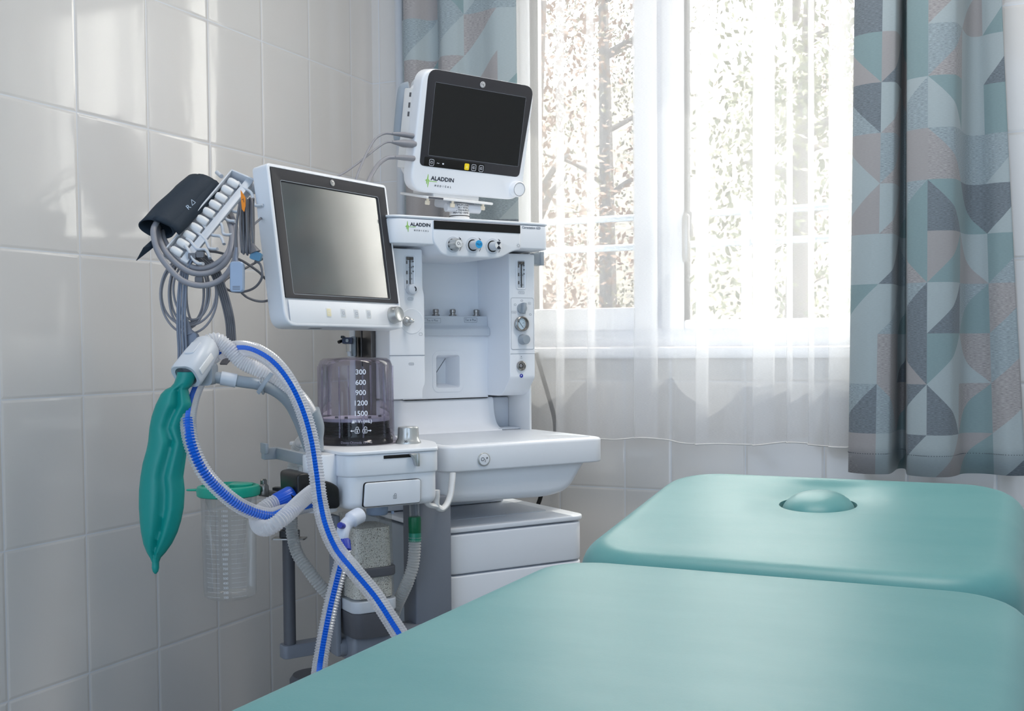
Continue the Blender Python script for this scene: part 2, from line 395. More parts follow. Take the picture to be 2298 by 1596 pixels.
PALE = plain('pale_grey_plastic', (.79, .81, .84), .38)
GREY = plain('grey_plastic', (.60, .635, .67), .4)
MGREY = plain('mid_grey_plastic', (.48, .50, .54), .45)
DGREY = plain('dark_grey_plastic', (.34, .345, .37), .5)
CHAR = plain('charcoal_bezel', (.19, .19, .21), .55, spec=.35, bump=.15, bscale=900)
BLACK = plain('black_plastic', (.055, .06, .07), .38)
GAP = plain('shadow_gap', (.03, .03, .035), .8)
SCREEN = plain('dark_screen', (.07, .075, .08), .13, spec=.5)
SCREEN2 = plain('matt_screen', (.11, .118, .12), .13, spec=1.0); SCREEN2.node_tree.nodes['Principled BSDF'].inputs['IOR'].default_value = 2.2
GLOSSBLK = plain('black_glass', (.015, .015, .018), .08)
STEEL = plain('brushed_steel', (.62, .61, .60), .3, metal=.9)
STEELD = plain('dark_steel', (.40, .39, .385), .35, metal=.85)
SILVER = plain('silver_paint', (.75, .755, .75), .3, metal=.6)
INK = plain('dark_ink', (.10, .13, .20), .6)
GINK = plain('grey_ink', (.38, .42, .48), .6)
WINK = plain('white_ink', (.93, .94, .98), .6)
LIME = plain('lime_ink', (.55, .80, .22), .6)
YEL = plain('yellow_key', (.97, .84, .08), .5)
BLUE = plain('blue_plastic', (.08, .33, .78), .35)
BLUEC = plain('bright_blue_cap', (.16, .62, .86), .4)
BLUED = plain('deep_blue_cap', (.06, .14, .62), .4)
LBLUE = plain('light_blue_plastic', (.60, .67, .77), .4)
TEALB = plain('connector_blue', (.25, .47, .60), .4)
GREEN = plain('green_connector', (.03, .42, .27), .4)
LATEX = plain('green_latex', (.02, .55, .52), .42, spec=.45, vary=.06)
LIDG = plain('green_lid', (.10, .66, .57), .35)
NAVY = plain('navy_nylon', (.11, .165, .22), .75, bump=.3, bscale=700)
CABLE = plain('grey_cable', (.56, .56, .585), .45)
CABLED = plain('dark_grey_cable', (.40, .40, .42), .45)
LEADS = plain('blue_grey_lead', (.47, .505, .57), .45)
ORANGE = plain('orange_tag', (.97, .56, .08), .6)
CREAM = plain('cream_plastic', (.88, .84, .76), .4)
FRAME = plain('white_window_frame', (.93, .935, .95), .3)
PLASTER = plain('white_plaster', (.9, .9, .89), .8)
VINYL = plain('grey_vinyl_floor', (.55, .55, .54), .4)
RUBBER = plain('black_rubber', (.06, .06, .06), .6)
ALU = plain('weathered_rail', (.62, .66, .70), .4, metal=.3)
PIPE = plain('painted_pipe', (.83, .84, .86), .4)
HOSEC = clear('clear_hose', (.96, .97, .99), (.90, .91, .96), .62, .2, .3)
HOSEW = clear('milky_hose', (.96, .96, .97), (.93, .93, .95), .95, .3, .2)
HOSEG = clear('greyed_hose', (.93, .93, .92), (.82, .82, .81), .75, .3, .2)
DOME = clear('smoked_clear_dome', (.87, .84, .90), (.66, .63, .72), .03, .05, .8)
CLEARP = clear('clear_plastic', (.975, .98, .98), (.9, .92, .93), .09, .08, .35)
GLASSP = clear('window_glass', (.97, .985, .98), (.8, .85, .85), .01, .01, .6)
MILKY = plain('milky_white_plastic', (.84, .87, .93), .35)
TILE_L = tiles('glazed_wall_tiles', 1, [(.2108, -.3285)])
TILE_B = tiles('glazed_wall_tiles_window_side', 0, [(.196, .809), (.2045, .942)], .875)
FABRIC = curtain_mat('triangle_print_fabric')
SHEER = sheer_mat('white_voile')
COUCH = couch_mat('mint_leatherette')
GRAN = granule_mat('absorbent_granules')

# ------------------------------------------------------------------ the room
XR, YR, ZC = 3.4, -5.0, 2.85
m = MB(); m.box((0, YR, -.1), (XR, .28, 0)); struct('floor', m, VINYL)
m = MB(); m.box((0, YR, ZC), (XR, .28, ZC+.1)); struct('ceiling', m, PLASTER)
m = MB(); m.box((-.12, YR, 0), (0, .28, ZC)); struct('wall_left', m, TILE_L, smooth=0)
m = MB(); m.box((XR, YR, 0), (XR+.12, .28, ZC)); struct('wall_right', m, PLASTER, smooth=0)
WX0, WX1, WZ0, WZ1 = .44, 1.64, 1.0, 2.35
m = MB()
m.box((0, 0, 0), (WX0, .28, ZC)); m.box((WX1, 0, 0), (XR, .28, ZC)); m.box((WX0, 0, 0), (WX1, .28, WZ0)); m.box((WX0, 0, WZ1), (WX1, .28, ZC))
struct('wall_back', m, TILE_B, smooth=0, recalc=False)
def bars(mb, x0, x1, z0, z1, w, y0, y1, r=.004):
    wl, wr, wb, wt = w
    mb.box((x0, y0, z0), (x0+wl, y1, z1), r); mb.box((x1-wr, y0, z0), (x1, y1, z1), r)
    mb.box((x0+wl, y0, z0), (x1-wr, y1, z0+wb), r); mb.box((x0+wl, y0, z1-wt), (x1-wr, y1, z1), r)
m = MB(); bars(m, WX0, WX1, 1.03, WZ1, (.03, .03, .055, .05), .07, .15)
m.box((.872, .075, 1.085), (.908, .15, 2.30), .004)
win = struct('window_1', m, FRAME)
m = MB(); bars(m, .468, .884, 1.078, 2.305, (.032, .066, .064, .06), .055, .125, .006); struct('window_1_sash', m, FRAME, win)
m = MB(); bars(m, .896, 1.616, 1.078, 2.305, (.066, .06, .026, .06), .055, .125, .006); struct('window_1_fixed_light', m, FRAME, win)
m = MB(); m.box((.498, .088, 1.14), (.82, .092, 2.248)); struct('window_1_glass', m, GLASSP, win)
m = MB(); m.box((.96, .088, 1.102), (1.558, .092, 2.248)); struct('window_1_pane', m, GLASSP, win)
m = MB(); m.box((.966, .035, 1.33), (.99, .055, 1.40), .004); m.box((.97, .02, 1.37), (.986, .05, 1.385)); m.box((.968, .012, 1.26), (.988, .03, 1.39), .006); struct('window_1_handle', m, STEEL, win)
m = MB(); m.box((.40, -.032, .998), (1.68, .07, 1.03), .008); struct('window_1_sill', m, FRAME)
m = MB(); m.box((.44, .15, .985), (1.64, .34, 1.0), .003); struct('trim_1', m, ALU)
m = MB(); m.tube([(.118, -.03, z/10) for z in range(0, 29)], .0165, 16); struct('trim_2', m, PIPE)
m = MB()
for z in (1.44, 1.347): m.tube([(.30, .46, z), (1.8, .46, z)], .011, 10)
for x in (.34, 1.04, 1.76): m.box((x-.012, .44, .9), (x+.012, .48, 1.47), .003)
for x in (.34, 1.04, 1.76): m.box((x-.02, .28, .93), (x+.02, .47, .96))
single('window_guard_rail', m, ALU, (1.04, .46, .9), 'pale metal guard rail fixed outside the window', 'railing')

m = MB(); bars(m, -.62, .62, -.17, .17, (.02, .02, .02, .02), -.03, .03); lp_f = m.build('fill_light_frame', FRAME, None, Matrix.Rotation(-PI/2, 4, 'X')); lp_f.location = (1.5, -1.0, ZC-.03); WM[lp_f.name] = I4  # made-up fixture, added to go with the overhead fill light
tag(lp_f, 'flat rectangular frame added around the unseen ceiling fill light', 'lamp')
# ------------------------------------------------------------------ outside: slope and trees
SLOPE, _n, _b, _o = newmat('leaf_littered_slope')
_g = nd(_n, 'ShaderNodeNewGeometry'); _v = nd(_n, 'ShaderNodeTexNoise'); _v.inputs['Scale'].default_value = 7; _v.inputs['Detail'].default_value = 6; _v.inputs['Roughness'].default_value = .75; _n.links.new(_g.outputs['Position'], _v.inputs['Vector'])
_cr = nd(_n, 'ShaderNodeValToRGB'); _e = _cr.color_ramp.elements; _e[0].position = .36; _e[0].color = (*lin((.20, .19, .16)), 1); _e[1].position = .66; _e[1].color = (*lin((.46, .41, .35)), 1); _n.links.new(_v.outputs[0], _cr.inputs[0]); _n.links.new(_cr.outputs[0], _b.inputs['Base Color']); _b.inputs['Roughness'].default_value = .9
m = MB(); N = 14
g = [[(-14+28*i/N, .6+26*j/N, -1.2+9.5*(j/N)**1.15+.25*noise.noise((i*.6, j*.6, 1))) for i in range(N+1)] for j in range(N+1)]
m.loft(g, False, False, False); struct('terrain', m, SLOPE)
BARK = plain('tree_bark', (.44, .40, .37), .9, vary=.2)
def tree(x, y, h, cr, mat, label, n=5200, seed=0):
    rnd = random.Random(seed); z0 = -1.2+9.5*((y-.6)/26)**1.15-.1
    t = thing('tree', Matrix.Translation((x, y, z0)), label, 'tree', 'trees outside the window')
    m = MB(); ax = spline([(x, y, z0-.2), (x+rnd.uniform(-.1, .1), y, z0+h*.4), (x+rnd.uniform(-.2, .2), y+.1, z0+h*.9)], 6)
    m.tube(ax, [.11*(1-.8*i/len(ax)) for i in range(len(ax))], 8)
    for k in range(9):
        a = rnd.uniform(0, 2*PI); zz = z0+h*rnd.uniform(.2, .8); L = cr*rnd.uniform(.5, .95)
        p = spline([(x, y, zz), (x+L*.5*math.cos(a), y+L*.5*math.sin(a), zz+L*.25), (x+L*math.cos(a), y+L*math.sin(a), zz+L*.35)], 5)
        m.tube(p, [.035*(1-.75*i/len(p)) for i in range(len(p))], 6)
    m.build('trunk', BARK, t)
    m = MB(); cl = []
    for k in range(60):
        while 1:
            q = Vector((rnd.uniform(-1, 1), rnd.uniform(-1, 1), rnd.uniform(-1, 1)))
            if q.length < 1: break
        cl.append(Vector((x+q.x*cr, y+q.y*cr, z0+h*.52+q.z*h*.5)))
    for k in range(n):
        c = rnd.choice(cl) + Vector((rnd.uniform(-.3, .3), rnd.uniform(-.3, .3), rnd.uniform(-.25, .25)))
        s = rnd.uniform(.016, .036); a = Vector((rnd.gauss(0, 1), rnd.gauss(0, 1), rnd.gauss(0, 1))).normalized(); b = a.orthogonal().normalized()
        m.add([c-a*s, c+b*s*.5, c+a*s, c-b*s*.5], [(0, 1, 2, 3)])
    m.build('crown', mat, t, smooth=0, recalc=False)
RUST = leaf_mat('rust_leaves', (.45, .33, .25), (.54, .43, .35)); OLIVE = leaf_mat('olive_leaves', (.35, .36, .24), (.48, .465, .33)); GOLD = leaf_mat('yellow_leaves', (.50, .46, .32), (.41, .39, .32))
for k, (x, y, h, cr, mt, lb) in enumerate((
    (-1.3, 4.2, 4.6, .72, RUST, 'rust brown tree outside the left half of the window'),
    (-3.4, 5.0, 5.0, .8, OLIVE, 'olive green tree outside beside the left window edge'),
    (.45, 4.2, 4.4, .6, OLIVE, 'olive green tree outside behind the right half of the window'),
    (2.2, 5.0, 5.0, .7, GOLD, 'yellow leaved tree outside next to the right printed curtain'),
    (-2.4, 8.6, 6.6, 1.1, GOLD, 'tall yellow leaved tree far outside the left window half'),
    (.6, 8.6, 6.8, 1.1, RUST, 'tall rust tree far outside the right window half'))):
    tree(x, y, h, cr, mt, lb, seed=k+3)

# ------------------------------------------------------------------ curtains
def curtain(name, top, bot, zt, zb, mat, label, cell=.117, uo=(0, 0), solid=.0016, rows=26, hem=None, per=7, zfun=None):
    a = spline([(x, y, 0) for x, y in top], per); b = spline([(x, y, 0) for x, y in bot], per); n = len(a)
    s = [0]
    for i in range(1, n): s.append(s[-1]+((a[i]-a[i-1]).length+(b[i]-b[i-1]).length)/2)
    m = MB(); m.uv = []; rings = []
    for j in range(rows+1):
        t = j/rows; k = t**1.25; rg = []
        for i in range(n):
            p = a[i].lerp(b[i], k); z = zt+(zb-zt)*t + (zfun(p.x)*t*t*t if zfun else 0)
            rg.append((p.x, p.y, z)); m.uv.append((s[i]/cell+uo[0], (z-zb)/cell+uo[1]))
        rings.append(rg)
    m.loft(rings, False, False, False)
    cx = sum(p.x for p in b)/n
    o = m.build(name, mat, None, Matrix.Translation((-cx, .1, -zb)), smooth=80, solid=solid, recalc=False)
    o.location = (cx, -.1, zb); WM[o.name] = Matrix.Translation((cx, -.1, zb)); tag(o, label, 'curtain')
    return o, rings[-1]
lt = [(.150, -.055), (.175, -.115), (.215, -.125), (.245, -.085), (.275, -.085), (.305, -.12), (.345, -.115), (.37, -.09), (.42, -.095), (.47, -.11), (.525, -.09)]
curtain('print_curtain', lt, [(x+.01, y*1.05) for x, y in lt], 2.45, .74, FABRIC, 'triangle print curtain behind the two screens by the corner', uo=(3.35, .45))
rt_ = [(1.441, -.09), (1.446, -.155), (1.456, -.178), (1.495, -.192), (1.535, -.186), (1.546, -.165), (1.549, -.075), (1.556, -.075), (1.560, -.17), (1.570, -.196), (1.62, -.212), (1.662, -.204), (1.676, -.175), (1.685, -.05), (1.695, -.02), (1.715, -.03), (1.737, -.05)]
rb_ = [(1.432, -.085), (1.436, -.165), (1.446, -.190), (1.483, -.208), (1.522, -.198), (1.534, -.172), (1.538, -.065), (1.556, -.065), (1.570, -.17), (1.581, -.200), (1.625, -.218), (1.662, -.204), (1.676, -.172), (1.692, -.115), (1.735, -.10), (1.785, -.125), (1.825, -.11)]
o, ed = curtain('print_curtain', rt_, rb_, 2.45, .728, FABRIC, 'wide folded triangle print curtain hanging beyond the exam couch', uo=(.62, .18))
m = MB()
for i in range(0, len(ed)-1):
    a, b = Vector(ed[i]), Vector(ed[i+1]); q = max(1, int((b-a).length/.0035))
    for k in range(q):
        p = a.lerp(b, (k+.5)/q)+Vector((0, -.0012, .048)); m.box((p.x-.0011, p.y-.0006, p.z-.0006), (p.x+.0011, p.y+.0006, p.z+.0006))
m.build('hem_stitching', plain('dark_stitching', (.25, .28, .30), .8), o)
fold = [(.655, .672), (.735, .75), (.868, .93), (1.045, 1.075), (1.187, 1.238), (1.272, 1.284), (1.325, 1.337), (1.372, 1.43)]
sp = [(.462, -.088)]; xx = .462
def wob(x): return -.088+.011*math.sin(x*27+.6)+.006*math.sin(x*61)
for f0, f1 in fold:
    x = xx+.03
    while x < f0-.015: sp.append((x, wob(x))); x += .028
    y = wob(f1); w = f1-f0
    sp += [(f0+w*.25, y), (f1-w*.12, y), (f1, y-.005), (f1-w*.1, y-.010), (f0+w*.1, y-.012), (f0, y-.017), (f0+w*.1, y-.022), (f1-w*.2, y-.018)]
    xx = f1
o, ed = curtain('voile_curtain', sp, [(x+.012*(x-.95), y-.012*math.sin(x*13)) for x, y in sp], 2.45, .781, SHEER, 'sheer white voile curtain across the whole window', solid=0, per=5, rows=20,
                zfun=lambda x: .004*math.sin(x*15+1)-.003*math.sin(x*33))
m = MB(); m.tube(ed, .0022, 6); m.build('hem', plain('white_hem', (.86, .85, .84), .8), o)
m = MB(); m.tube([(.1, -.1, 2.475), (1.95, -.1, 2.475)], .014, 12)
for x in (.1, 1.95): m.lathe([(.0, -.03), (.02, -.02), (.024, 0), (.02, .02), (0, .03)], zframe((x, -.1, 2.475), (1, 0, 0)), 12, False, False)
for x in (.2, 1.85): m.box((x-.008, -.1, 2.468), (x+.008, 0, 2.482))
single('curtain_rod', m, STEEL, (1.0, -.1, 2.475), 'metal rod above the window that carries the curtains', 'curtain rod')

# ------------------------------------------------------------------ examination couch
couch = thing('examination_couch', Matrix.Translation((1.51, -1.7, 0)), 'mint green padded examination couch with raised headrest in front of the window', 'couch')
def densify(p, L=.02):
    out = []
    for i in range(len(p)):
        a, b = Vector(p[i]), Vector(p[(i+1) % len(p)]); k = max(1, int((b-a).length/L)); out += [tuple(a.lerp(b, j/k)) for j in range(k)]
    return out
def cushion(mb, ring, zb, zt, r, crown, M=None, inner=None):
    rs = []
    for i in range(5): a = PI/2*i/4; rs.append((.018*(1-math.sin(a)), zb+.018*(1-math.cos(a))))
    for i in range(9): a = PI/2*i/8; rs.append((r*.9*(1-math.cos(a)), zt-r*(1-math.sin(a))))
    rings = [[(x, y, z) for x, y in (offset(ring, d) if d > 1e-6 else ring)] for d, z in rs]
    rings += inner(offset(ring, r*.9)) if inner else []
    return mb.loft(rings, True, True, True, M)
ring = densify(rrect(1.514, -2.075, .672, 1.38, .105, 9), .04)
def crown_(o): 
    c = Vector((1.514, -2.075)); return [[(c.x+(x-c.x)*k, c.y+(y-c.y)*k, .7195+.0035*(1-k)) for x, y in o] for k in (.93, .82, .6, .3)]
m = MB(); cushion(m, ring, .618, .7195, .046, 0, None, crown_); m.build('seat_cushion', COUCH, couch, smooth=70)
TILT = math.radians(6.7)
HM = Matrix.Translation((1.505, -1.365, .7165)) @ Matrix.Rotation(TILT, 4, 'X')
ring = densify(rrect(.003, .305, .654, .618, .115, 9))
pc = Vector((-.006, .424)); ra, rb = .066, .080
def dent(o):
    out = []
    for k in [1, .9, .8, .7, .6, .5, .42, .35, .29, .24, .19, .15, .11, .08, .05, .025, 0]:
        rg = []
        for x, y in o:
            d = Vector((x, y))-pc; a = math.atan2(d.y/rb, d.x/ra); e = pc+Vector((ra*math.cos(a), rb*math.sin(a)))
            p = e.lerp(Vector((x, y)), k); dist = (p-e).length
            back = .5+.5*math.sin(a)
            dz = (.006+.013*back)*math.exp(-(dist/.055)**1.5)*min(1, (1-k)*3)
            rg.append((p.x, p.y, -dz+.003*(1-k)*0))
        out.append(rg)
    out.append([(pc.x+(x-pc.x)*.97, pc.y+(y-pc.y)*.97, z-.02) for x, y, z in out[-1]])
    out.append([(pc.x+(x-pc.x)*.95, pc.y+(y-pc.y)*.95, z-.03) for x, y, z in out[-1]])
    return out
m = MB(); cushion(m, ring, -.098, 0, .05, 0, None, dent); head = m.build('headrest_cushion', COUCH, couch, HM, smooth=70)
m = MB(); rg = []
for i in range(13):
    a = PI/2*i/12; k = math.cos(a)**.75; rg.append([(pc.x+(ra-.003)*k*math.cos(t*2*PI/40), pc.y+(rb-.003)*k*math.sin(t*2*PI/40), -.028+.036*math.sin(a)) for t in range(40)])
m.loft([[(x, y, -.05) for x, y, z in rg[0]]]+rg[:-1]); m.build('face_hole_plug', COUCH, couch, HM, smooth=70)
m = MB(); m.box((1.22, -2.70, .595), (1.81, -1.42, .6185), .003); m.box((1.26, -1.45, .54), (1.30, -1.35, .60)); m.box((1.72, -1.45, .54), (1.76, -1.35, .60)); m.build('base_board', DGREY, couch)
m = MB(); m.box((-.27, .03, -.118), (.27, .58, -.0975), .003); m.build('headrest_board', DGREY, couch, HM)
for x in (1.27, 1.75):
    for y in (-2.6, -1.5):
        m = MB(); m.box((x-.022, y-.022, 0), (x+.022, y+.022, .597), .004); m.build('leg', STEEL, couch)
m = MB(); m.box((1.27, -2.59, .16), (1.29, -1.51, .20), .003); m.box((1.73, -2.59, .16), (1.75, -1.51, .20), .003); m.box((1.29, -2.06, .165), (1.73, -2.02, .195), .003); m.build('stretcher', STEEL, couch)
m = MB(); m.tube([(1.51, -1.5, .5), (1.51, -.95, .66)], .016, 12); m.box((1.28, -1.52, .48), (1.74, -1.48, .52), .004); m.build('headrest_strut', STEEL, couch)

# ------------------------------------------------------------------ anaesthesia machine
AM = thing('anesthesia_machine', FM @ Matrix.Translation((.17, .3, 0)), 'tall white anaesthesia machine with an open niche, a work shelf and drawers', 'medical machine')
def part(name, mb, mat, parent=None, **k): return mb.build(name, mat, parent or AM, k.pop('F', FM), **k)
def plane_disc(p, r, n=28): # circle outline on a front-facing plane, for ext(..., ax='xzy')
    return circ(p[0], p[2], r, n)
# base, cart side and drawers
m = MB(); m.box((-.06, .02, .075), (.40, .47, .13), .012, rc=.03); b_ = part('base', m, DGREY)
for u, v in ((-.04, .05), (.37, .05), (-.04, .43), (.37, .43)):
    m = MB(); M_ = Matrix.Translation((u, v, .04)); m.lathe([(.0, -.014), (.034, -.014), (.04, -.008), (.04, .008), (.034, .014), (0, .014)], M_ @ Matrix.Rotation(PI/2, 4, 'Y'), 24, False, False)
    m.box((u-.02, v-.012, .06), (u+.02, v+.012, .08), .003); part('caster', m, RUBBER, b_)
m = MB(); m.box((-.008, .062, .13), (.366, .47, .626), .004); part('cart_body', m, GREY)
m = MB(); m.ext(rrect(.184, .255, .384, .43, .035, 6), .632, .643, .003); top = part('cabinet_top', m, WHITE)
m = MB(); m.box((.05, .14, .6425), (.335, .40, .6442), .0008, rc=.02); part('inset_pad', m, PALE, top)
for i, (z0, z1) in enumerate(((.541, .6275), (.415, .537), (.285, .411), (.145, .281))):
    m = MB(); m.ext(rrect(.184, .12, .372, .16, .035, 6), z0, z1, .004); part('drawer', m, WHITE)
m = MB(); m.tube([(.372, .30, .598), (.385, .30, .598)], .004, 8); m.tube([(.385, .288, .598), (.385, .312, .598)], .003, 8); part('side_stud', m, STEELD)
# work shelf
m = MB(); m.ext(rrect(.191, .165, .422, .33, .035, 6), .769, .825, .007, r0=.004); ws = part('work_shelf', m, WHITE)
m = MB(); m.ext(rrect(.195, .175, .385, .285, .02, 5), .8245, .8258, .0006); part('shelf_mat', m, PALE, ws)
prof = rpoly([(-.018, .80), (-.018, .70, .03), (.262, .694, .05), (.318, .706, .03), (.348, .748, .02), (.366, .772, .003), (.366, .80)], .02, 5)
m = MB(); m.ext(prof, .022, .33, .02, 'xzy', 4); part('shelf_underside', m, WHITE)
p = pv(1085, 1031, 0.)
m = MB(); m.ext(plane_disc(p, .0148), -.0035, .01, .0015, 'xzy'); bt = part('flush_button', m, SILVER)
m = MB(); m.ext(plane_disc(p, .0125), -.0042, 0, .001, 'xzy'); part('button_face', m, WHITE, bt)
m = MB(); put_text(m, 'O₂⁺' if False else 'O', .0115, face_m((p.x-.0045, -.0042, p.z+.0005))); put_text(m, '2', .0075, face_m((p.x+.0018, -.0042, p.z-.003))); put_text(m, '+', .009, face_m((p.x+.0062, -.0042, p.z+.0025)), .02)
part('lettering', m, INK, bt)
# back of the niche and the columns
m = MB()
m.box((-.022, .43, .645), (.375, .468, 1.30), .004)
m.ext(rpoly([(.43, .645), (.43, .91), (.372, .9065), (.369, .87, .03), (.355, .838, .02), (.325, .826), (.325, .645)], .008, 4), -.022, .318, 0, 'yzx')
part('rear_body', m, WHITE)
m = MB(); m.box((.318, .385, .826), (.373, .45, .9055), .006, rc=.004); m.box((.31, .33, .825), (.392, .40, .83), .002); part('recess_panel', m, PALE)
m = MB(); m.box((.373, .285, .80), (.379, .468, 1.268), .002); part('side_panel', m, WHITE2)
lp = rpoly([(-.022, .914), (.062, .914), (.062, .935), (.069, .95), (.069, 1.158), (.065, 1.17), (.065, 1.262), (-.022, 1.262)], .004, 2)
m = MB(); m.ext(lp, .26, .44, .003, 'xzy'); lc = part('left_column', m, WHITE)
m = MB(); m.box((-.0225, .2592, 1.0155), (.068, .2605, 1.0165)); part('column_seam', m, GINK, lc)
m = MB(); m.ext(rpoly([(.26, .958), (.26, 1.262), (.44, 1.262), (.44, .912), (.30, .912, .02)], .006, 4), .301, .3735, .002, 'yzx'); rc = part('right_column', m, WHITE)
# niche interior
m = MB(); m.box((.064, .416, 1.06), (.302, .43, 1.27)); part('niche_back', m, WHITE)
m = MB()
m.ext(rpoly([(.43, 1.062), (.355, 1.062), (.355, 1.079), (.368, 1.088), (.368, 1.1115), (.43, 1.1115)], .003, 2), .066, .3005, .001, 'yzx'); mf = part('vaporizer_manifold', m, PALE)
for px, py in ((978, 703), (1016, 703), (1069, 703)):
    q = pv(px, py, .40); m = MB(); m.lathe([(.0075, 0), (.0095, .002), (.0095, .004), (.0065, .005), (.0065, .009), (.0075, .010), (.0075, .0165), (.0055, .018), (0, .0175)], Matrix.Translation((q.x, .40, 1.111)), 18, False, False); part('vaporizer_port', m, STEEL, mf)
for (px, py, w, t) in ((970, 719.5, .046, 'Tec 6 Plus'), (1056, 718.5, .036, 'Tec 6 Plus')):
    m = MB(); q = pv(px, py, .368); put_text(m, t, .0075, face_m(q)); strokes(m, [rrect(0, 0, w, .0115, .0015, 2)], .0005, face_m(q), True); part('lettering', m, GINK, mf)
q0, q1 = pv(972, 793, .37), pv(1047, 878, .37); h0, h1 = pv(979.5, 798, .37), pv(1031, 869, .37)
m = MB(); A_ = [(.064, .907), (.302, .907), (.302, 1.064), (.064, 1.064)]
hw, hh = h1.x-h0.x, h0.z-h1.z; hc = ((h0.x+h1.x)/2, (h0.z+h1.z)/2)
ho = rrect(hc[0], hc[1], hw, hh, .006, 5)
# panel with a square opening: outer frame lofted to the opening, then a tapered well
out = [(x, .37, z) for x, z in rrect(.183, .9855, .238, .157, .001, 5)]
def hr(dx, v): return [(x, v, z) for x, z in offset(ho, dx)]
m.loft([out, hr(-.012, .37), hr(-.011, .3685), hr(-.005, .368), hr(-.001, .3695), hr(0, .372), hr(.008, .428)], False, True); part('front_panel', m, WHITE)
m = MB(); m.box((h0.x+.006, .419, h1.z+.006), (h0.x+.026, .4275, h1.z+.036), .001); part('socket_block', m, GREY)
m = MB(); m.box((.066, .3685, .9055), (.30, .3715, .9072)); part('panel_seam', m, GAP)
# left column fittings
def flowmeter(name, px0, py0, px1, py1, par, nums, w):
    a, b = pv(px0, py0, .26), pv(px1, py1, .26); cx, cz = (a.x+b.x)/2, (a.z+b.z)/2; h = a.z-b.z
    m = MB(); m.loft([[(x, .2592, z) for x, z in rrect(cx, cz, w+.008, h+.008, .006, 4)], [(x, .2575, z) for x, z in rrect(cx, cz, w+.005, h+.005, .005, 4)], [(x, .2592, z) for x, z in rrect(cx, cz, w, h, .003, 4)], [(x, .262, z) for x, z in rrect(cx, cz, w, h, .003, 4)]], False, True)
    f = part(name, m, WHITE, par)
    m = MB(); m.ext(rrect(cx, cz, w-.0004, h-.0004, .003, 3), .2588, .2598, 0, 'xzy'); part('backing', m, PALE, f)
    m = MB(); m.box((cx-w/2+.001, .257, cz+h/2-.008), (cx+w/2-.001, .2592, cz+h/2-.001), .0005)
    for zz in (.18, .5, .8): m.box((cx-w/2+.001, .2576, cz+h/2-h*zz-.004), (cx-w/2+.0035, .2592, cz+h/2-h*zz+.004)); m.box((cx+w/2-.003, .2576, cz+h/2-h*zz*.5-.006), (cx+w/2-.0006, .2592, cz+h/2-h*zz*.5-.003))
    part('tube_fitting', m, STEELD, f)
    m = MB(); m.tube([(cx, .2578, cz-h/2+.002), (cx, .2578, cz+h/2-.002)], .0012, 8); part('float_tube', m, BLACK, f)
    m = MB(); k = len(nums)
    for i, t in enumerate(nums):
        zz = cz+h/2-h*(.16+.72*i/(k-1)) if k > 1 else cz
        put_text(m, t, .0062, face_m((cx+.0042, .2588, zz))); m.box((cx-.003, .2584, zz-.0003), (cx+.0018, .2588, zz+.0003))
        if i < k-1:
            for j in range(1, 4): z2 = zz-h*.72/(k-1)*j/4; m.box((cx-.002, .2584, z2-.0002), (cx+.0012, .2588, z2+.0002))
    part('scale', m, INK, f); return cx, cz
flowmeter('flowmeter', 908.5, 575.5, 930, 648, lc, ('10', '8', '6', '4', '2'), .020)
q = pv(921, 650, .26); m = MB(); m.lathe([(.0115, 0), (.0125, .003), (.0125, .012), (.0115, .016), (.010, .017), (0, .017)], frame((q.x, .26, q.z), (1, 0, 0), (0, 0, 1), (0, -1, 0)), 28, True, False); k_ = part('flow_knob', m, PALE, lc)
m = MB(); strokes(m, [[(.006*math.cos(a/10), .006*math.sin(a/10)) for a in range(-6, 12)]], .0025, face_m((q.x, .243, q.z))); part('arrow', m, INK, k_)
def badge(px, py, v, w, h, t, par, sz=.0045):
    q = pv(px, py, v); m = MB(); strokes(m, [rrect(0, 0, w, h, h*.3, 3)], .0005, face_m(q), True)
    if t: put_text(m, t, sz, face_m(q))
    part('marking', m, GINK, par)
badge(921, 671, .26, .013, .006, 'Aux O2', lc, .003); badge(923, 817, .26, .0125, .005, 'ACGO', lc, .003)
q = pv(924, 721, .26); m = MB(); R_ = .0285
m.loft([[(q.x+r*math.cos(t*PI/18), v, q.z+r*math.sin(t*PI/18)) for t in range(36)] for r, v in ((R_+.001, .2598), (R_, .2588), (R_-.003, .2592), (.018, .2597), (.010, .2599))], False, True); pr = part('port_cup', m, WHITE, lc)
q2 = pv(913, 721, .26); m = MB(); m.lathe([(.0115, .001), (.0115, .004), (.010, .006), (.0085, .007), (.0085, .010), (.006, .012)]+[(.0052 if i % 2 else .0038, .013+i*.0022) for i in range(8)]+[(.0016, .031), (0, .030)], frame((q2.x, .2605, q2.z), (1, 0, 0), (0, 0, 1), (0, -1, 0)), 20, True, False); part('barbed_outlet', m, SILVER, pr)
badge(944, 750, .26, .008, .006, '', lc)
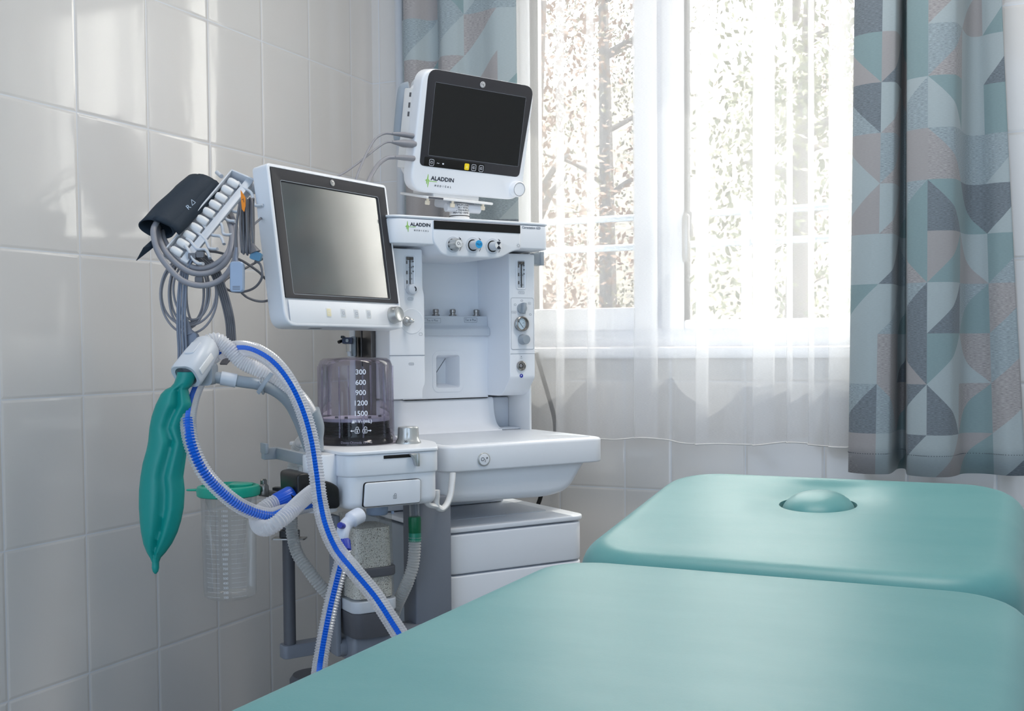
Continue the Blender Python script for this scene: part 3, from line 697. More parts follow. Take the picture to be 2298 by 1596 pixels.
# right column fittings
cx_, cz_ = flowmeter('flowmeter', 1160, 586, 1178, 647, rc, ('10', '5', '0'), .0195)
badge(1170, 657, .26, .017, .0052, 'Total Flow', rc, .0028)
a, b = pv(1146, 668, .26), pv(1196, 784, .26); m = MB()
m.loft([[(x, .2597, z) for x, z in rrect(.337, (a.z+b.z)/2, .066, a.z-b.z, .005, 4)], [(x, .2592, z) for x, z in rrect(.337, (a.z+b.z)/2, .0656, a.z-b.z-.0006, .005, 4)]], True, True); sp_ = part('suction_panel', m, WHITE, rc)
m = MB(); strokes(m, [rrect(0, 0, .0655, a.z-b.z-.0005, .005, 4)], .0006, face_m((.337, .2592, (a.z+b.z)/2), .0002), True)
for px, py, t in ((1156, 684, 'n'), (1188, 681, 'Max'), (1153, 701, 'Vacuum'), (1190, 706, '□'), (1171, 675, 'o')):
    if t in 'no□': strokes(m, [rrect(0, 0, .006, .004, .0018, 3)], .0006, face_m(pv(px, py, .2592), .0002), True)
    else:
        put_text(m, t, .003, face_m(pv(px, py, .2592), .0002)); strokes(m, [rrect(0, 0, .013 if len(t) > 3 else .008, .005, .0015, 3)], .0004, face_m(pv(px, py, .2592), .0002), True)
m.box((.302, .2594, 1.0166), (.373, .2599, 1.0171)); part('marking', m, GINK, sp_)
def fm(px, py, v=.2592, dv=0): q = pv(px, py, v); return frame((q.x, q.y+dv, q.z), (1, 0, 0), (0, 0, 1), (0, -1, 0))
m = MB(); m.lathe([(.0125, -.001), (.013, .002), (.0125, .006), (0, .006)], fm(1170, 692), 28, True, False); m.box((-.0045, -.0135, .004), (.0045, .0135, .017), .002, fm(1170, 692) @ Matrix.Rotation(-.12, 4, 'Z')); part('selector_knob', m, GREY, sp_)
m = MB(); m.lathe([(.0175, -.001), (.0185, .004), (.0185, .011), (.017, .0125), (.015, .0125), (.0145, .009), (0, .009)], fm(1168, 727), 36, True, False); g_ = part('vacuum_gauge', m, STEEL, sp_)
m = MB(); m.lathe([(.0147, 0), (0, 0)], fm(1168, 727, .2498), 30, False, False); part('dial', m, plain('dial_face', (.74, .81, .86), .4), g_)
m = MB(); M_ = fm(1168, 727, .2496)
for i in range(13):
    t = math.radians(225-22.5*i); strokes(m, [[(.0105*math.cos(t), .0105*math.sin(t)), (.0132*math.cos(t), .0132*math.sin(t))]], .0007, M_)
strokes(m, [[(-.005, .007), (.0075, -.0085)], [(-.006, .004), (-.003, .008)]], .0012, M_); put_text(m, '5', .004, M_ @ Matrix.Translation((-.008, 0, 0))); put_text(m, '10', .004, M_ @ Matrix.Translation((.0075, .002, 0))); part('needle', m, INK, g_)
m = MB(); m.lathe([(.0125, -.001), (.0128, .004), (.0118, .009), (.0118, .018), (.0105, .0205), (0, .0205)], fm(1172, 762), 30, True, False); part('regulator_knob', m, GREY, sp_)
m = MB(); m.lathe([(.0115, -.001), (.0122, .002), (.0118, .005), (.0095, .006), (.009, .0045), (0, .0045)], fm(1169, 821), 32, True, False); pw = part('power_switch', m, STEEL, rc)
m = MB(); m.lathe([(.006, 0), (.0062, .003), (0, .0035)], fm(1169, 821, .2555), 20, False, False); part('switch_cap', m, STEELD, pw)
m = MB(); strokes(m, [[(.0028*math.cos(math.radians(a)), .0028*math.sin(math.radians(a))) for a in range(120, 421, 20)], [(0, .0005), (0, .0042)]], .0009, fm(1169, 821, .2519)); part('power_mark', m, WINK, pw)
m = MB(); m.lathe([(.0048, 0), (.0048, .0004), (0, .0004)], fm(1170, 843.5, .2598), 20, False, False); ib = part('blue_sticker', m, BLUED, rc)
m = MB(); put_text(m, 'P', .006, fm(1170, 843.5, .2591), .03); part('sticker_letter', m, WINK, ib)
m = MB(); strokes(m, [rrect(0, 0, .0012, .0012, .0004, 2)], .0008, fm(1170, 800.5, .2595), True); strokes(m, [[(-.003, -.0035), (0, -.0045), (.003, -.0035)]], .0005, fm(1170, 800.5, .2595)); part('marking', m, GINK, rc)
# top housing and gas control panel
fp = rpoly([(-.05, .28, .04), (-.045, .203, .05), (.374, .203, .010), (.388, .25, .03), (.388, .47, .02), (-.05, .47, .02)], .03, 7)
m = MB(); m.ext(fp, 1.2685, 1.3255, .004, r0=.003); m.ext(offset(fp, -.002), 1.3262, 1.3325, .003); hs = part('top_housing', m, WHITE)
def top_z(u): return 1.326
pn = rpoly([(.0615, 1.3245, .003), (.0615, 1.2745, .012), (.083, 1.247, .022), (.105, 1.2425, .02), (.238, 1.2425, .03), (.272, 1.2605, .02), (.2965, 1.266, .006), (.2965, 1.3245, .003)], .004, 5)
m = MB(); m.ext(pn, .199, .42, .004, 'xzy'); gp = part('gas_control_panel', m, WHITE)
a, b = pv(973.5, 493, .1985), pv(1167.5, 525, .1985)
m = MB(); m.ext(rrect((a.x+b.x)/2, 1.3135, b.x-a.x, .0195, .001, 2), .1978, .2, .0004, 'xzy'); part('display_strip', m, GLOSSBLK, gp)
for i, (px, py) in enumerate(((1016.5, 549), (1061, 550.5), (1105, 553))):
    q = pv(px, py, .199); M_ = frame((q.x, .1992, q.z), (1, 0, 0), (0, 0, 1), (0, -1, 0))
    m = MB(); m.lathe([(.0185, 0), (.0185, .0012), (.0135, .0014)], M_, 32, False, False); k_ = part('gas_knob', m, PALE, gp)
    m = MB(); m.lathe([(.0136, .0004), (.0136, .0014), (0, .0014)], M_, 28, False, False); part('recess_ring', m, GAP, k_)
    m = MB(); n_ = 40
    if i == 0: rr_ = [.0128+.0012*math.cos(8*2*PI*j/n_) for j in range(n_)]
    else: rr_ = [.0108]*n_
    st = ((1., .001), (1., .012), (.86, .022), (.82, .0275), (.78, .029)) if i == 0 else ((1., .001), (1., .024), (.97, .028), (.9, .0292))
    m.loft([[(r*k*math.cos(2*PI*j/n_), r*k*math.sin(2*PI*j/n_), h) for j, r in enumerate(rr_)] for k, h in st], True, True, True, M_); part('grip', m, SILVER if i == 0 else PALE, k_)
    m = MB(); m.lathe([(.0085 if i == 0 else .0092, 0), (.0085 if i == 0 else .0092, .0004), (0, .0004)], M_ @ Matrix.Translation((0, 0, .0291)), 26, False, False); part('cap', m, (WHITE2, BLUEC, WHITE2)[i], k_)
    m = MB(); Mt = M_ @ Matrix.Translation((0, 0, .0298))
    if i == 0: put_text(m, 'O', .0095, Mt @ Matrix.Translation((-.0015, 0, 0))); put_text(m, '2', .006, Mt @ Matrix.Translation((.0042, -.002, 0)))
    elif i == 1: put_text(m, 'N', .0075, Mt @ Matrix.Translation((-.004, 0, 0))); put_text(m, '2', .005, Mt @ Matrix.Translation((.0003, -.002, 0))); put_text(m, 'O', .0075, Mt @ Matrix.Translation((.0045, 0, 0)))
    else:
        for sg in (1, -1): m.add([(0, 0, 0)]+[(.0088*math.cos(math.radians(a))*1, sg*.0088*math.sin(math.radians(a)), 0) for a in range(50, 131, 10)], [tuple(range(10))], Mt)
    part('lettering', m, INK, k_)
    m = MB(); strokes(m, [[(.0215*math.cos(math.radians(a)), .0215*math.sin(math.radians(a))) for a in range(-38, 39, 6)]], .0011, face_m((q.x, .1988, q.z))); m.add([(.0155, .0185, 0), (.0185, .0115, 0), (.0215, .0135, 0)], [(0, 1, 2)], face_m((q.x, .1988, q.z))); part('dial_mark', m, INK, gp)
m = MB(); q = pv(1163, 551.5, .199); strokes(m, [circ(0, 0, .0028, 16)], .0006, face_m(q), True)
for i in range(8): t = i*PI/4; strokes(m, [[(.004*math.cos(t), .004*math.sin(t)), (.0055*math.cos(t), .0055*math.sin(t))]], .0006, face_m(q))
part('lamp_mark', m, GINK, gp)
def logo(par, M_, s):       # heartbeat line, name and small second line; s: cap height of the name
    m = MB(); e = [(-.9, 0), (-.55, 0), (-.45, .25), (-.3, -.9), (-.05, 1.6), (.2, -1.7), (.35, .3), (.5, -.1), (.75, -.1), (3.2, -.1)]
    strokes(m, [[(x*s*.8, y*s*.9) for x, y in e]], s*.13, M_); part('logo_line', m, LIME, par, F=I4)
    m = MB(); put_text(m, 'ALADDIN', s*1.35, M_ @ Matrix.Translation((s*4.15, s*.62, 0)), .035, 1.12)
    for i, ch in enumerate('MEDICAL'): put_text(m, ch, s*.62, M_ @ Matrix.Translation((s*(2.3+.72*i), -s*1.05, 0)), .03)
    part('logo_name', m, INK, par, F=I4)
q = pv(914.5, 508, .203); logo(hs, FM @ face_m(q), .0078)
q = pv(1192, 511.5, .203); m = MB(); put_text(m, 'Carestation 620', .0080, face_m(q), .02); part('lettering', m, GINK, hs)
# rear mounting rail on the left, rail bracket on the right
m = MB(); m.box((-.034, .335, .70), (-.022, .385, 1.26), .002); m.box((-.034, .395, .70), (-.022, .43, 1.26), .002); m.box((-.03, .385, .70), (-.022, .395, 1.26)); part('mounting_rail', m, STEELD)
m = MB(); m.box((-.034, .435, .70), (-.0225, .466, 1.12), .004); part('rail_cover', m, PALE)
m = MB(); q = pu(1205, 582, .40); m.box((.379, q.y-.01, q.z-.014), (.404, q.y+.01, q.z+.014), .0015); m.box((.402, q.y-.016, q.z-.016), (.411, q.y+.016, q.z+.018), .001); part('side_rail', m, GREY)

# black power cable behind the machine
pts = spline([on_y(1203, 792, -.05), on_y(1216, 838, -.05), on_y(1232, 893, -.05), on_y(1243, 935, -.05), on_y(1246, 975, -.05), on_y(1238, 1040, -.05), on_y(1213, 1116, -.05), on_y(1205, 1160, -.05), Vector((.55, -.06, .3)), Vector((.60, -.10, .02)), Vector((.55, -.2, .006))], 8)
single('power_cable', MB().tube(pts, .006, 10), RUBBER, pts[-1], 'black power cable hanging down the tiled wall by the machine', 'cable')

# ------------------------------------------------------------------ breathing system with bellows
BS = thing('breathing_system', FM @ Matrix.Translation((-.19, .05, .72)), 'white bellows unit with a smoked clear dome, left of the work shelf', 'medical device')
DC = Vector((-.182, .088, 0)); ZP = .836
bp_ = rpoly([(-.29, -.102, .035), (-.088, -.102, .012), (-.03, .02, .03), (-.03, .215, .03), (-.29, .215, .03)], .03, 6)
up_ = rpoly([(-.288, -.10, .035), (-.086, -.10, .02), (-.055, .0, .03), (-.055, .21, .03), (-.288, .21, .03)], .03, 6)
m = MB(); m.ext(bp_, .829, ZP, .003, r0=.001); plate = part('top_plate', m, WHITE, BS)
m = MB(); m.ext(up_, .786, .8285, .004, r0=.004); part('upper_body', m, WHITE, BS)
m = MB(); m.ext(offset(up_, .004), .722, .79, .001, r0=.016, seg=5); lb = part('lower_body', m, WHITE, BS)
m = MB(); m.lathe([(.032, .718), (.033, .74), (.033, .826), (.031, .8295), (0, .8298)], Matrix.Translation((-.312, -.035, 0)), 30, True, False); part('side_canister', m, WHITE, BS)
dz = rpoly([(pv(818, 1148, -.106).x, .728), (pv(945, 1132, -.106).x, .728), (pv(946, 1078, -.106).x, .7745), (pv(821, 1084, -.106).x, .7745)], .006, 4)
m = MB(); m.ext(offset(dz, -.001), -.1008, -.09, 0, 'xzy'); part('door_gap', m, GAP, BS)
m = MB(); m.ext(dz, -.1035, -.09, .002, 'xzy'); cd_ = part('canister_door', m, WHITE, BS)
def padlock(mb, M, s, open_=False, w=.0006):
    strokes(mb, [rrect(0, -.25*s, .8*s, .7*s, .1*s, 2)], w, M, True)
    dx = .12*s if open_ else 0
    strokes(mb, [[(-.25*s+dx, .1*s), (-.25*s+dx, .35*s), (-.12*s+dx, .52*s), (.12*s+dx, .52*s), (.25*s+dx, .35*s), (.25*s+dx, .22*s if open_ else .1*s)]], w, M); strokes(mb, [[(0, -.1*s), (0, -.4*s)]], w*1.8, M)
m = MB(); padlock(m, face_m(pv(886, 1113, -.1035)), .0085, True); part('padlock_mark', m, INK, cd_)
q = pv(905, 1024, -.1005); m = MB(); m.box((q.x-.042, -.1012, q.z-.003), (q.x+.036, -.095, q.z+.0035), .001); part('lever_slot', m, GAP, BS)
q = pv(928, 1031, -.10); m = MB(); m.ext(rpoly([(q.x-.012, q.z+.012), (q.x+.006, q.z+.012), (q.x+.007, q.z-.012), (q.x+.001, q.z-.013), (q.x-.004, q.z+.003)], .002, 3), -.112, -.10, .001, 'xzy'); m.box((q.x+.0015, -.114, q.z-.013), (q.x+.007, -.111, q.z+.012), .001); part('release_lever', m, SILVER, BS)
# dome, bellows
Md = Matrix.Translation((DC.x, DC.y, ZP))
m = MB(); m.lathe([(.088, 0), (.0885, .004), (.086, .008), (.0815, .012), (.0798, .02), (.0785, .10), (.0765, .163), (.073, .172), (.066, .177), (.03, .179), (0, .179)], Md, 64, False, False); dm = part('bellows_dome', m, DOME, BS, smooth=50)
m = MB()
for k in range(10):
    a = 2*PI*k/10+.1; r = .0775; m.tube([(DC.x+(r+.0008*(1-i/6))*math.cos(a), DC.y+(r+.0008*(1-i/6))*math.sin(a), ZP+.016+.145*i/6) for i in range(7)], .0016, 6)
part('dome_rib', m, DOME, dm)
m = MB(); pr_ = [(.077, 0), (.077, .012), (.071, .018)]
for i in range(7): pr_ += [(.0665, .0195+.0038*i), (.071, .0214+.0038*i)]
pr_ += [(.067, .0465)]; m.lathe(pr_, Md, 48, True, True); part('bellows', m, BLACK, BS)
m = MB(); m.lathe([(.0655, .046), (.070, .047), (.0705, .050), (.0695, .0535), (.060, .054), (0, .054)], Md, 48, True, False); pd = part('bellows_disc', m, plain('lilac_disc', (.78, .77, .84), .35), BS)
for a in (3.4, 3.9, 4.9, 5.8): part('bumper', MB().lathe([(.0035, .0535), (.0035, .0575), (0, .058)], Md @ Matrix.Translation((.05*math.cos(a), .05*math.sin(a), 0)), 10, False, False), DGREY, pd)
cdv = (CAM-(FM @ Vector((DC.x, DC.y, .9)))); cdv = FM.inverted().to_3x3() @ cdv; ca = math.atan2(cdv.y, cdv.x)
def dome_m(px, z, r=.0795):        # tangent frame on the dome under the given image column
    a = ca
    for _ in range(12):
        w_ = FM @ Vector((DC.x+r*math.cos(a), DC.y+r*math.sin(a), z)); d = w_-CAM; x = CX+F_PX*d.dot(RT)/d.dot(FW); a += (px-x)/F_PX*2.26/r*.9
    n = Vector((math.cos(a), math.sin(a), 0)); return frame((DC.x+r*n.x, DC.y+r*n.y, z), (-n.y, n.x, 0), (0, 0, 1), n)
def zy(py, d=2.26): return CAM.z - (py-776.5)/F_PX*d
m = MB()
for t, py in (('300', 835), ('600', 858.5), ('900', 881.5), ('1200', 905), ('1500', 928.5)): put_text(m, t, .0145, dome_m(809.5, zy(py)), .018, 1, .08)
M_ = dome_m(810, zy(946)); put_text(m, '= V  (mL)', .0095, M_ @ Matrix.Translation((.004, 0, 0)), .02); put_text(m, 'T', .006, M_ @ Matrix.Translation((.002, -.002, 0)), .02); m.add([(-.019, -.0035, 0), (-.0125, -.0035, 0), (-.0158, .0035, 0)], [(0, 1, 2)], M_)
M_ = dome_m(810, zy(965)); padlock(m, M_ @ Matrix.Translation((-.0075, 0, 0)), .011, False, .001); padlock(m, M_ @ Matrix.Translation((.008, 0, 0)), .011, True, .001)
for sg in (-1, 1):
    strokes(m, [[(sg*.0145, -.002), (sg*.0185, -.002)]], .0016, M_); m.add([(sg*.0185, -.0045, 0), (sg*.0185, .0005, 0), (sg*.0215, -.002, 0)], [(0, 1, 2)], M_)
part('dome_scale', m, WINK, dm)
m = MB(); put_text(m, 'Datex-Ohmeda 134° C', .0068, dome_m(800, zy(995, 2.24), .0888), .0, 1, .09); part('rim_lettering', m, plain('faded_ink', (.55, .54, .62), .5), dm)
# pressure relief knob
q = Vector((-.098, .012, ZP)); Mk = Matrix.Translation(q); m = MB(); n_ = 48
def kr(r, g): return [r*(1-g*max(0, math.cos(9*2*PI*j/n_))**6) for j in range(n_)]
m.loft([[(r*math.cos(2*PI*j/n_), r*math.sin(2*PI*j/n_), h) for j, r in enumerate(kr(R, g))] for R, g, h in ((.0265, 0, 0), (.0265, 0, .003), (.0245, 0, .007), (.0228, .02, .010), (.0218, .10, .020), (.0215, .06, .030), (.0212, 0, .033), (.020, 0, .0345))], True, True, True, Mk); kn = part('pressure_knob', m, SILVER, BS)
m = MB(); a = ca-.25; n = Vector((math.cos(a), math.sin(a), 0)); put_text(m, '30', .0068, frame(q+n*.0264+Vector((0, 0, .0050)), (-n.y, n.x, 0), (0, 0, 1), n), .02); part('knob_number', m, INK, kn)
# black hose port block on the left
m = MB()
def blk(pxs, v0, v1, r):
    m.ext(rpoly([(pv(x, y, v0).x, pv(x, y, v0).z) for x, y in pxs], .008, 4), v0, v1, r, 'xzy')
blk([(724, 1078), (745, 1083), (762, 1094), (764, 1136), (757, 1142), (725, 1143)], -.085, .0, .004)
blk([(666, 1066), (690, 1061), (728, 1080), (728, 1135), (668, 1115)], -.075, .02, .004); pb = part('port_block', m, BLACK, BS)
m = MB(); a = FM.inverted() @ at(676, 1108, 2.16); b = FM.inverted() @ at(646, 1122, 2.12); m.tube([a, b], .0135, 16); part('hose_port', m, BLACK, pb)
# rail along the left side of the unit
m = MB(); m.box((-.335, -.06, .805), (-.322, .15, .829), .002); m.box((-.36, .15, .805), (-.322, .17, .829), .002); m.box((-.362, .135, .818), (-.355, .17, .84), .002); sr = part('side_rail', m, GREY, BS)
m = MB(); m.box((-.328, -.04, .79), (-.29, .02, .80), .002); part('rail_foot', m, GREY, BS)
# hose joint cone
pts = [FM.inverted() @ p for p in spline([at(712, 1012, 2.17), at(711, 985, 2.17), at(708, 962, 2.165), at(700, 940, 2.155), at(693, 925, 2.15)], 6)]
m = MB(); m.tube(pts, [.0125]*7+[.0125+.0008*i for i in range(1, 8)]+[.0185+.0003*i for i in range(len(pts)-14)], 22); part('hose_joint', m, GREY, BS)
# white double hook beside the shelf
hk = spline([pv(1016, 1062, -.03), pv(1014, 1085, -.035), pv(1010, 1113, -.04), pv(1002, 1133, -.045), pv(991, 1143, -.05), pv(982, 1139, -.055), pv(979, 1129, -.058), pv(980, 1112, -.06), pv(980, 1100, -.06)], 6)
m = MB(); m.tube(hk, .0058, 12, sq=1.5, up=(0, -1, 0)); hk2 = spline([pv(986, 1139, -.052), pv(974, 1136, -.06), pv(963, 1133, -.066), pv(955, 1123, -.07), pv(952, 1104, -.07)], 6); m.tube(hk2, .0055, 12, sq=1.5, up=(0, -1, 0)); part('hose_hook', m, WHITE2, AM)

# ------------------------------------------------------------------ absorber canister under the unit
ca0 = FM @ Vector((-.165, .0, .40))
AC = thing('absorber_canister', Matrix.Translation(ca0), 'clear canister filled with pale absorbent granules below the bellows unit', 'canister')
cxy = Vector((-.203, .0)); cw, chh = .088, .094
m = MB(); st = ((.700, 1.), (.69, 1.), (.545, 1.06), (.530, 1.08))
def cring(k, z, s=0): return [(x, y, z) for x, y in rrect(cxy.x, cxy.y, cw*k-s, chh*k-s, .018, 5)]
m.loft([cring(k, z) for z, k in st], True, True); can = part('canister_shell', m, CLEARP, AC)
m = MB(); m.loft([cring(1.06, .536, .006), cring(1.02, .60, .006), cring(.98, .676, .006)], True, True); part('granules', m, GRAN, AC)
m = MB(); m.ext(rrect(cxy.x, cxy.y, cw*1.12, chh*1.12, .02, 5), .508, .532, .003); part('canister_rim', m, PALE, AC)
m = MB(); m.ext(rrect(cxy.x, cxy.y, cw*1.10, chh*1.12, .02, 5), 0.578, .597, .003); bn = part('retaining_band', m, DGREY, AC)
m = MB(); m.box((cxy.x+.03, cxy.y-.065, .704), (cxy.x+.034, cxy.y-.06, .71)); m.lathe([(.020, .699), (.022, .702), (.022, .712), (.020, .7235)], Matrix.Translation((-.185, -.02, 0)), 24); part('canister_neck', m, LBLUE, AC)
m = MB(); m.loft([[(x, y, z) for x, y in rrect(cxy.x, cxy.y, cw*k, chh*k, .024, 5)] for z, k in ((.456, .98), (.46, 1.02), (.502, 1.12), (.5075, 1.12))]); part('lower_cradle', m, DGREY, AC)
m = MB(); m.box((-.245, -.03, .40), (-.06, .05, .457), .012, rc=.01); m.lathe([(.018, -.012), (.019, 0), (.018, .012)], zframe((-.248, .015, .43), (1, 0, 0)), 20); m.box((-.268, .0, .415), (-.256, .035, .70), .004); m.box((-.09, .0, .40), (-.005, .06, .72), .004); part('cradle_arm', m, MGREY, AC)
# white elbow with blue cap
el = [FM.inverted() @ p for p in spline([at(806, 1157, 2.13), at(790, 1166, 2.11), at(775, 1180, 2.10), at(769, 1196, 2.09), at(767, 1214, 2.09)], 6)]
m = MB(); m.tube(el, [.0155]*8+[.0125]*(len(el)-8), 18); ew = part('hose_elbow', m, MILKY, BS)
c0 = FM.inverted() @ at(770, 1181, 2.085); c1 = FM.inverted() @ at(762.5, 1179, 2.068); m = MB(); m.tube([c0, c0.lerp(c1, .8), c1], [.0055, .0062, .0055], 14); part('sampling_cap', m, BLUED, ew)

# ------------------------------------------------------------------ big tilted display on the left
RD = Matrix(((.131588, -.981044, -.142256, .49358), (.991291, .129472, .024067, -.94885), (-.005193, -.144184, .989537, 1.25533), (0, 0, 0, 1)))
DM = thing('display_monitor', RD @ Matrix.Translation((0, .10, 0)), 'large tilted white monitor with a pale reflecting screen and a knob, above the dome', 'monitor')
def dp(name, mb, mat, par=None, **k): return mb.build(name, mat, par or DM, RD, **k)
def dface(x, z, y=-.011): return frame((x, y, z), (1, 0, 0), (0, 0, 1), (0, -1, 0))
def xz(p, y): return [(x, y, z) for x, z in p]
oc = rpoly([(-.186, -.181, .030), (.187, -.181, .012), (.187, .1465, .010), (-.186, .1465, .010)], .01, 6)
sc_ = rrect(0, 0, .304, .228, .004, 2)
m = MB(); m.ext(oc, -.009, .030, .004, 'xzy', 3, r0=.0005); m.ext(rrect(0, -.015, .32, .27, .04, 5), .028, .055, .012, 'xzy', 3, r0=0)
m.loft([xz(oc, -.009), xz(oc, -.0105), xz(offset(oc, .0012), -.0122), xz(offset(oc, .003), -.0128), xz(offset(oc, .0068), -.0128), xz(offset(oc, .0075), -.009)], False, False); case = dp('casing', m, WHITE)
m = MB()
bo = rrect(.003, .0075, .358, .263, .0035, 2)
m.loft([xz(bo, -.009), xz(bo, -.0124), xz(offset(sc_, -.002), -.0126), xz(offset(sc_, .0), -.0118), xz(offset(sc_, .0015), -.0093)], False, False); dp('bezel', m, CHAR, case)
m = MB(); m.loft([xz(offset(sc_, .001), -.0094)], False, True); dp('screen', m, SCREEN2)
m = MB(); strokes(m, [[(x, z) for x, z in rrect(0, -.0005, .306, .231, .004, 2)]], .0009, dface(0, 0, -.01285), True); dp('screen_edge_line', m, GREY, case)
m = MB(); m.box((-.170, -.0126, -.174), (.180, -.0118, -.128), .0003, rc=.001); kp = dp('key_panel', m, WHITE)
for i, x in enumerate((-.056, -.011, .031, .0715)):
    m = MB(); m.ext(rrect(x, -.151, .0165, .020, .003, 3), -.0132, -.0120, .0004, 'xzy'); k_ = dp('key', m, WHITE2)
    m = MB(); m.ext(rrect(x, -.151, .0125, .016, .002, 3), -.0136, -.0125, .0003, 'xzy'); dp('key_cap', m, (plain('cream_key', (.90, .87, .74), .5), PALE, PALE, PALE)[i], k_)
    m = MB(); strokes(m, [rrect(0, 0, .006, .005, .001, 2)], .0005, dface(x, -.151, -.0137), True); dp('key_mark', m, GINK if i else WINK, k_)
m = MB(); m.lathe([(.019, -.001), (.0195, .002), (.0185, .006), (.0175, .017), (.0165, .0195), (.0155, .020), (.0145, .0192), (0, .0192)], frame((.154, -.012, -.152), (1, 0, 0), (0, 0, 1), (0, -1, 0)), 36, True, False); dp('control_knob', m, SILVER)
def badge_round(par, M_, r, fn, mat):
    m = MB(); m.lathe([(r, 0), (r, .0008), (r*.88, .0011), (0, .0011)], M_, 28, True, False); b = fn('badge', m, mat, par)
    m = MB(); Mt = M_ @ Matrix.Translation((0, 0, .0014)); put_text(m, 'G', r*1.05, Mt @ Matrix.Translation((-r*.3, r*.12, 0)), .02); put_text(m, 'E', r*1.05, Mt @ Matrix.Translation((r*.3, -r*.12, 0)), .02); strokes(m, [circ(0, 0, r*.8, 24)], r*.1, Mt, True)
    fn('badge_letters', m, DGREY, b)
badge_round(case, dface(.004, .1285, -.0127), .0068, dp, SILVER)
m = MB()
for i in range(8): m.add([(-.098+.0045*i, .002, -.1815), (-.0958+.0045*i, .002, -.1815), (-.0928+.0045*i, .014, -.1815), (-.095+.0045*i, .014, -.1815)], [(0, 1, 2, 3)])
dp('speaker_slots', m, DGREY, case)
m = MB(); m.box((-.05, .052, -.05), (.05, .075, .05), .004); 
b0 = RD.inverted() @ (FM @ Vector((-.03, .44, 1.21))); m.tube([(0, .07, 0), (.02, .12, -.01), tuple(Vector((.02, .12, -.01)).lerp(b0, .5)), tuple(b0)], .02, 16); dp('swing_arm', m, PALE)

# ------------------------------------------------------------------ patient monitor on top
RP = Matrix(((.492737, -.853070, .171704, .61602), (.870015, .486779, -.078232, -.51638), (-.016845, .187933, .982037, 1.56718), (0, 0, 0, 1)))
PM = thing('patient_monitor', RP @ Matrix.Translation((0, .06, -.17)), 'smaller white patient monitor with a black screen, on top of the machine', 'monitor')
def pp(name, mb, mat, par=None, **k): return mb.build(name, mat, par or PM, RP, **k)
oc = rpoly([(-.170, -.172, .045), (.1535, -.166, .045), (.1545, .1135, .035), (-.166, .1135, .040)], .03, 8)
bz = rpoly([(-.150, -.109, .012), (.1365, -.109, .012), (.1505, .112, .026), (-.1505, .112, .026)], .02, 6)
sc_ = rrect(0, 0, .26, .1677, .002, 6)
m = MB(); m.ext(oc, -.006, .035, .006, 'xzy', 4); m.ext(rrect(-.006, -.03, .30, .24, .05, 6), .03, .095, .02, 'xzy', 4, r0=0); case = pp('casing', m, WHITE)
m = MB(); m.ext(offset(bz, -.0005), -.0068, .0, .0008, 'xzy'); bez = pp('bezel', m, CHAR, case)
m = MB(); m.loft([xz(sc_, -.0071)], False, True); pp('screen', m, SCREEN)
m = MB(); strokes(m, [sc_], .0007, dface(0, 0, -.0072), True); pp('screen_edge_line', m, MGREY, case)
m = MB(); m.ext(rrect(-.054, -.0985, .17, .021, .003, 3), -.0072, -.006, .0002, 'xzy'); kp = pp('key_strip', m, GLOSSBLK)
for i, x in enumerate((-.119, -.020, 0., .0215)):
    m = MB()
    if i == 1: m.ext(rrect(x, -.0995, .0135, .0155, .003, 3), -.0078, -.006, .0003, 'xzy'); k_ = pp('key', m, YEL); m = MB(); m.add([(-.004, -.003, 0), (.004, -.003, 0), (0, .004, 0)], [(0, 1, 2)], dface(x, -.0995, -.008)); pp('key_mark', m, plain('pale_yellow', (.97, .9, .5), .5), k_)
    else:
        m.ext(rrect(x, -.0995, .013, .015, .003, 3), -.0076, -.006, .0003, 'xzy'); k_ = pp('key', m, BLACK); m = MB(); Mk = dface(x, -.0995, -.0078); strokes(m, [rrect(0, 0, .0125, .0145, .003, 3)], .0008, Mk, True)
        if i == 0: strokes(m, [[(.003*math.cos(math.radians(a)), .003*math.sin(math.radians(a))) for a in range(120, 421, 20)], [(0, .0005), (0, .004)]], .0007, Mk)
        else: strokes(m, [rrect(0, 0, .0062, .0045, .001, 2), [(0, -.002), (0, .002)]], .0007, Mk)
        pp('key_mark', m, WINK, k_)
m = MB(); Mk = dface(-.101, -.0995, -.0074); strokes(m, [[(-.003, -.0005), (-.0015, .001), (0, 0), (.0015, -.001), (.003, .0005)]], .0008, Mk); m.ext(rrect(-.087, -.0995, .0045, .003, .0005, 2), -.00745, -.0073, 0, 'xzy'); pp('power_marks', m, WINK, kp)
m = MB(); m.lathe([(.0195, -.001), (.0195, .012), (.018, .0155), (.0165, .0165), (.016, .0158), (0, .0158)], frame((.1315, -.006, -.1385), (1, 0, 0), (0, 0, 1), (0, -1, 0)), 36, True, False); kn = pp('control_knob', m, WHITE)
m = MB(); m.lathe([(.0168, .0166), (.0158, .0166)], frame((.1315, -.006, -.1385), (1, 0, 0), (0, 0, 1), (0, -1, 0)), 36, False, False); pp('knob_ring', m, DGREY, kn)
badge_round(case, dface(.0005, .0965, -.0069), .0072, pp, WHITE2)
def ppf(name, mb, mat, par=None, **k): return mb.build(name, mat, par or PM, I4, **k)
_sv = part
def part(name, mb, mat, par=None, **k): return mb.build(name, mat, par or AM, k.pop('F', FM), **k)
logo(case, RP @ dface(-.124, -.142, -.0064), .0098)
m = MB(); m.ext(rrect(-.10, -.02, .05, .24, .03, 6), .06, .125, .012, 'xzy', 3); m.ext(rrect(.03, -.02, .22, .22, .03, 6), .08, .12, .012, 'xzy', 3); pp('rear_housing', m, PALE)
m = MB(); m.box((-.1665, .032, -.12), (-.158, .072, .065), .003); sb = pp('socket_panel', m, WHITE2)
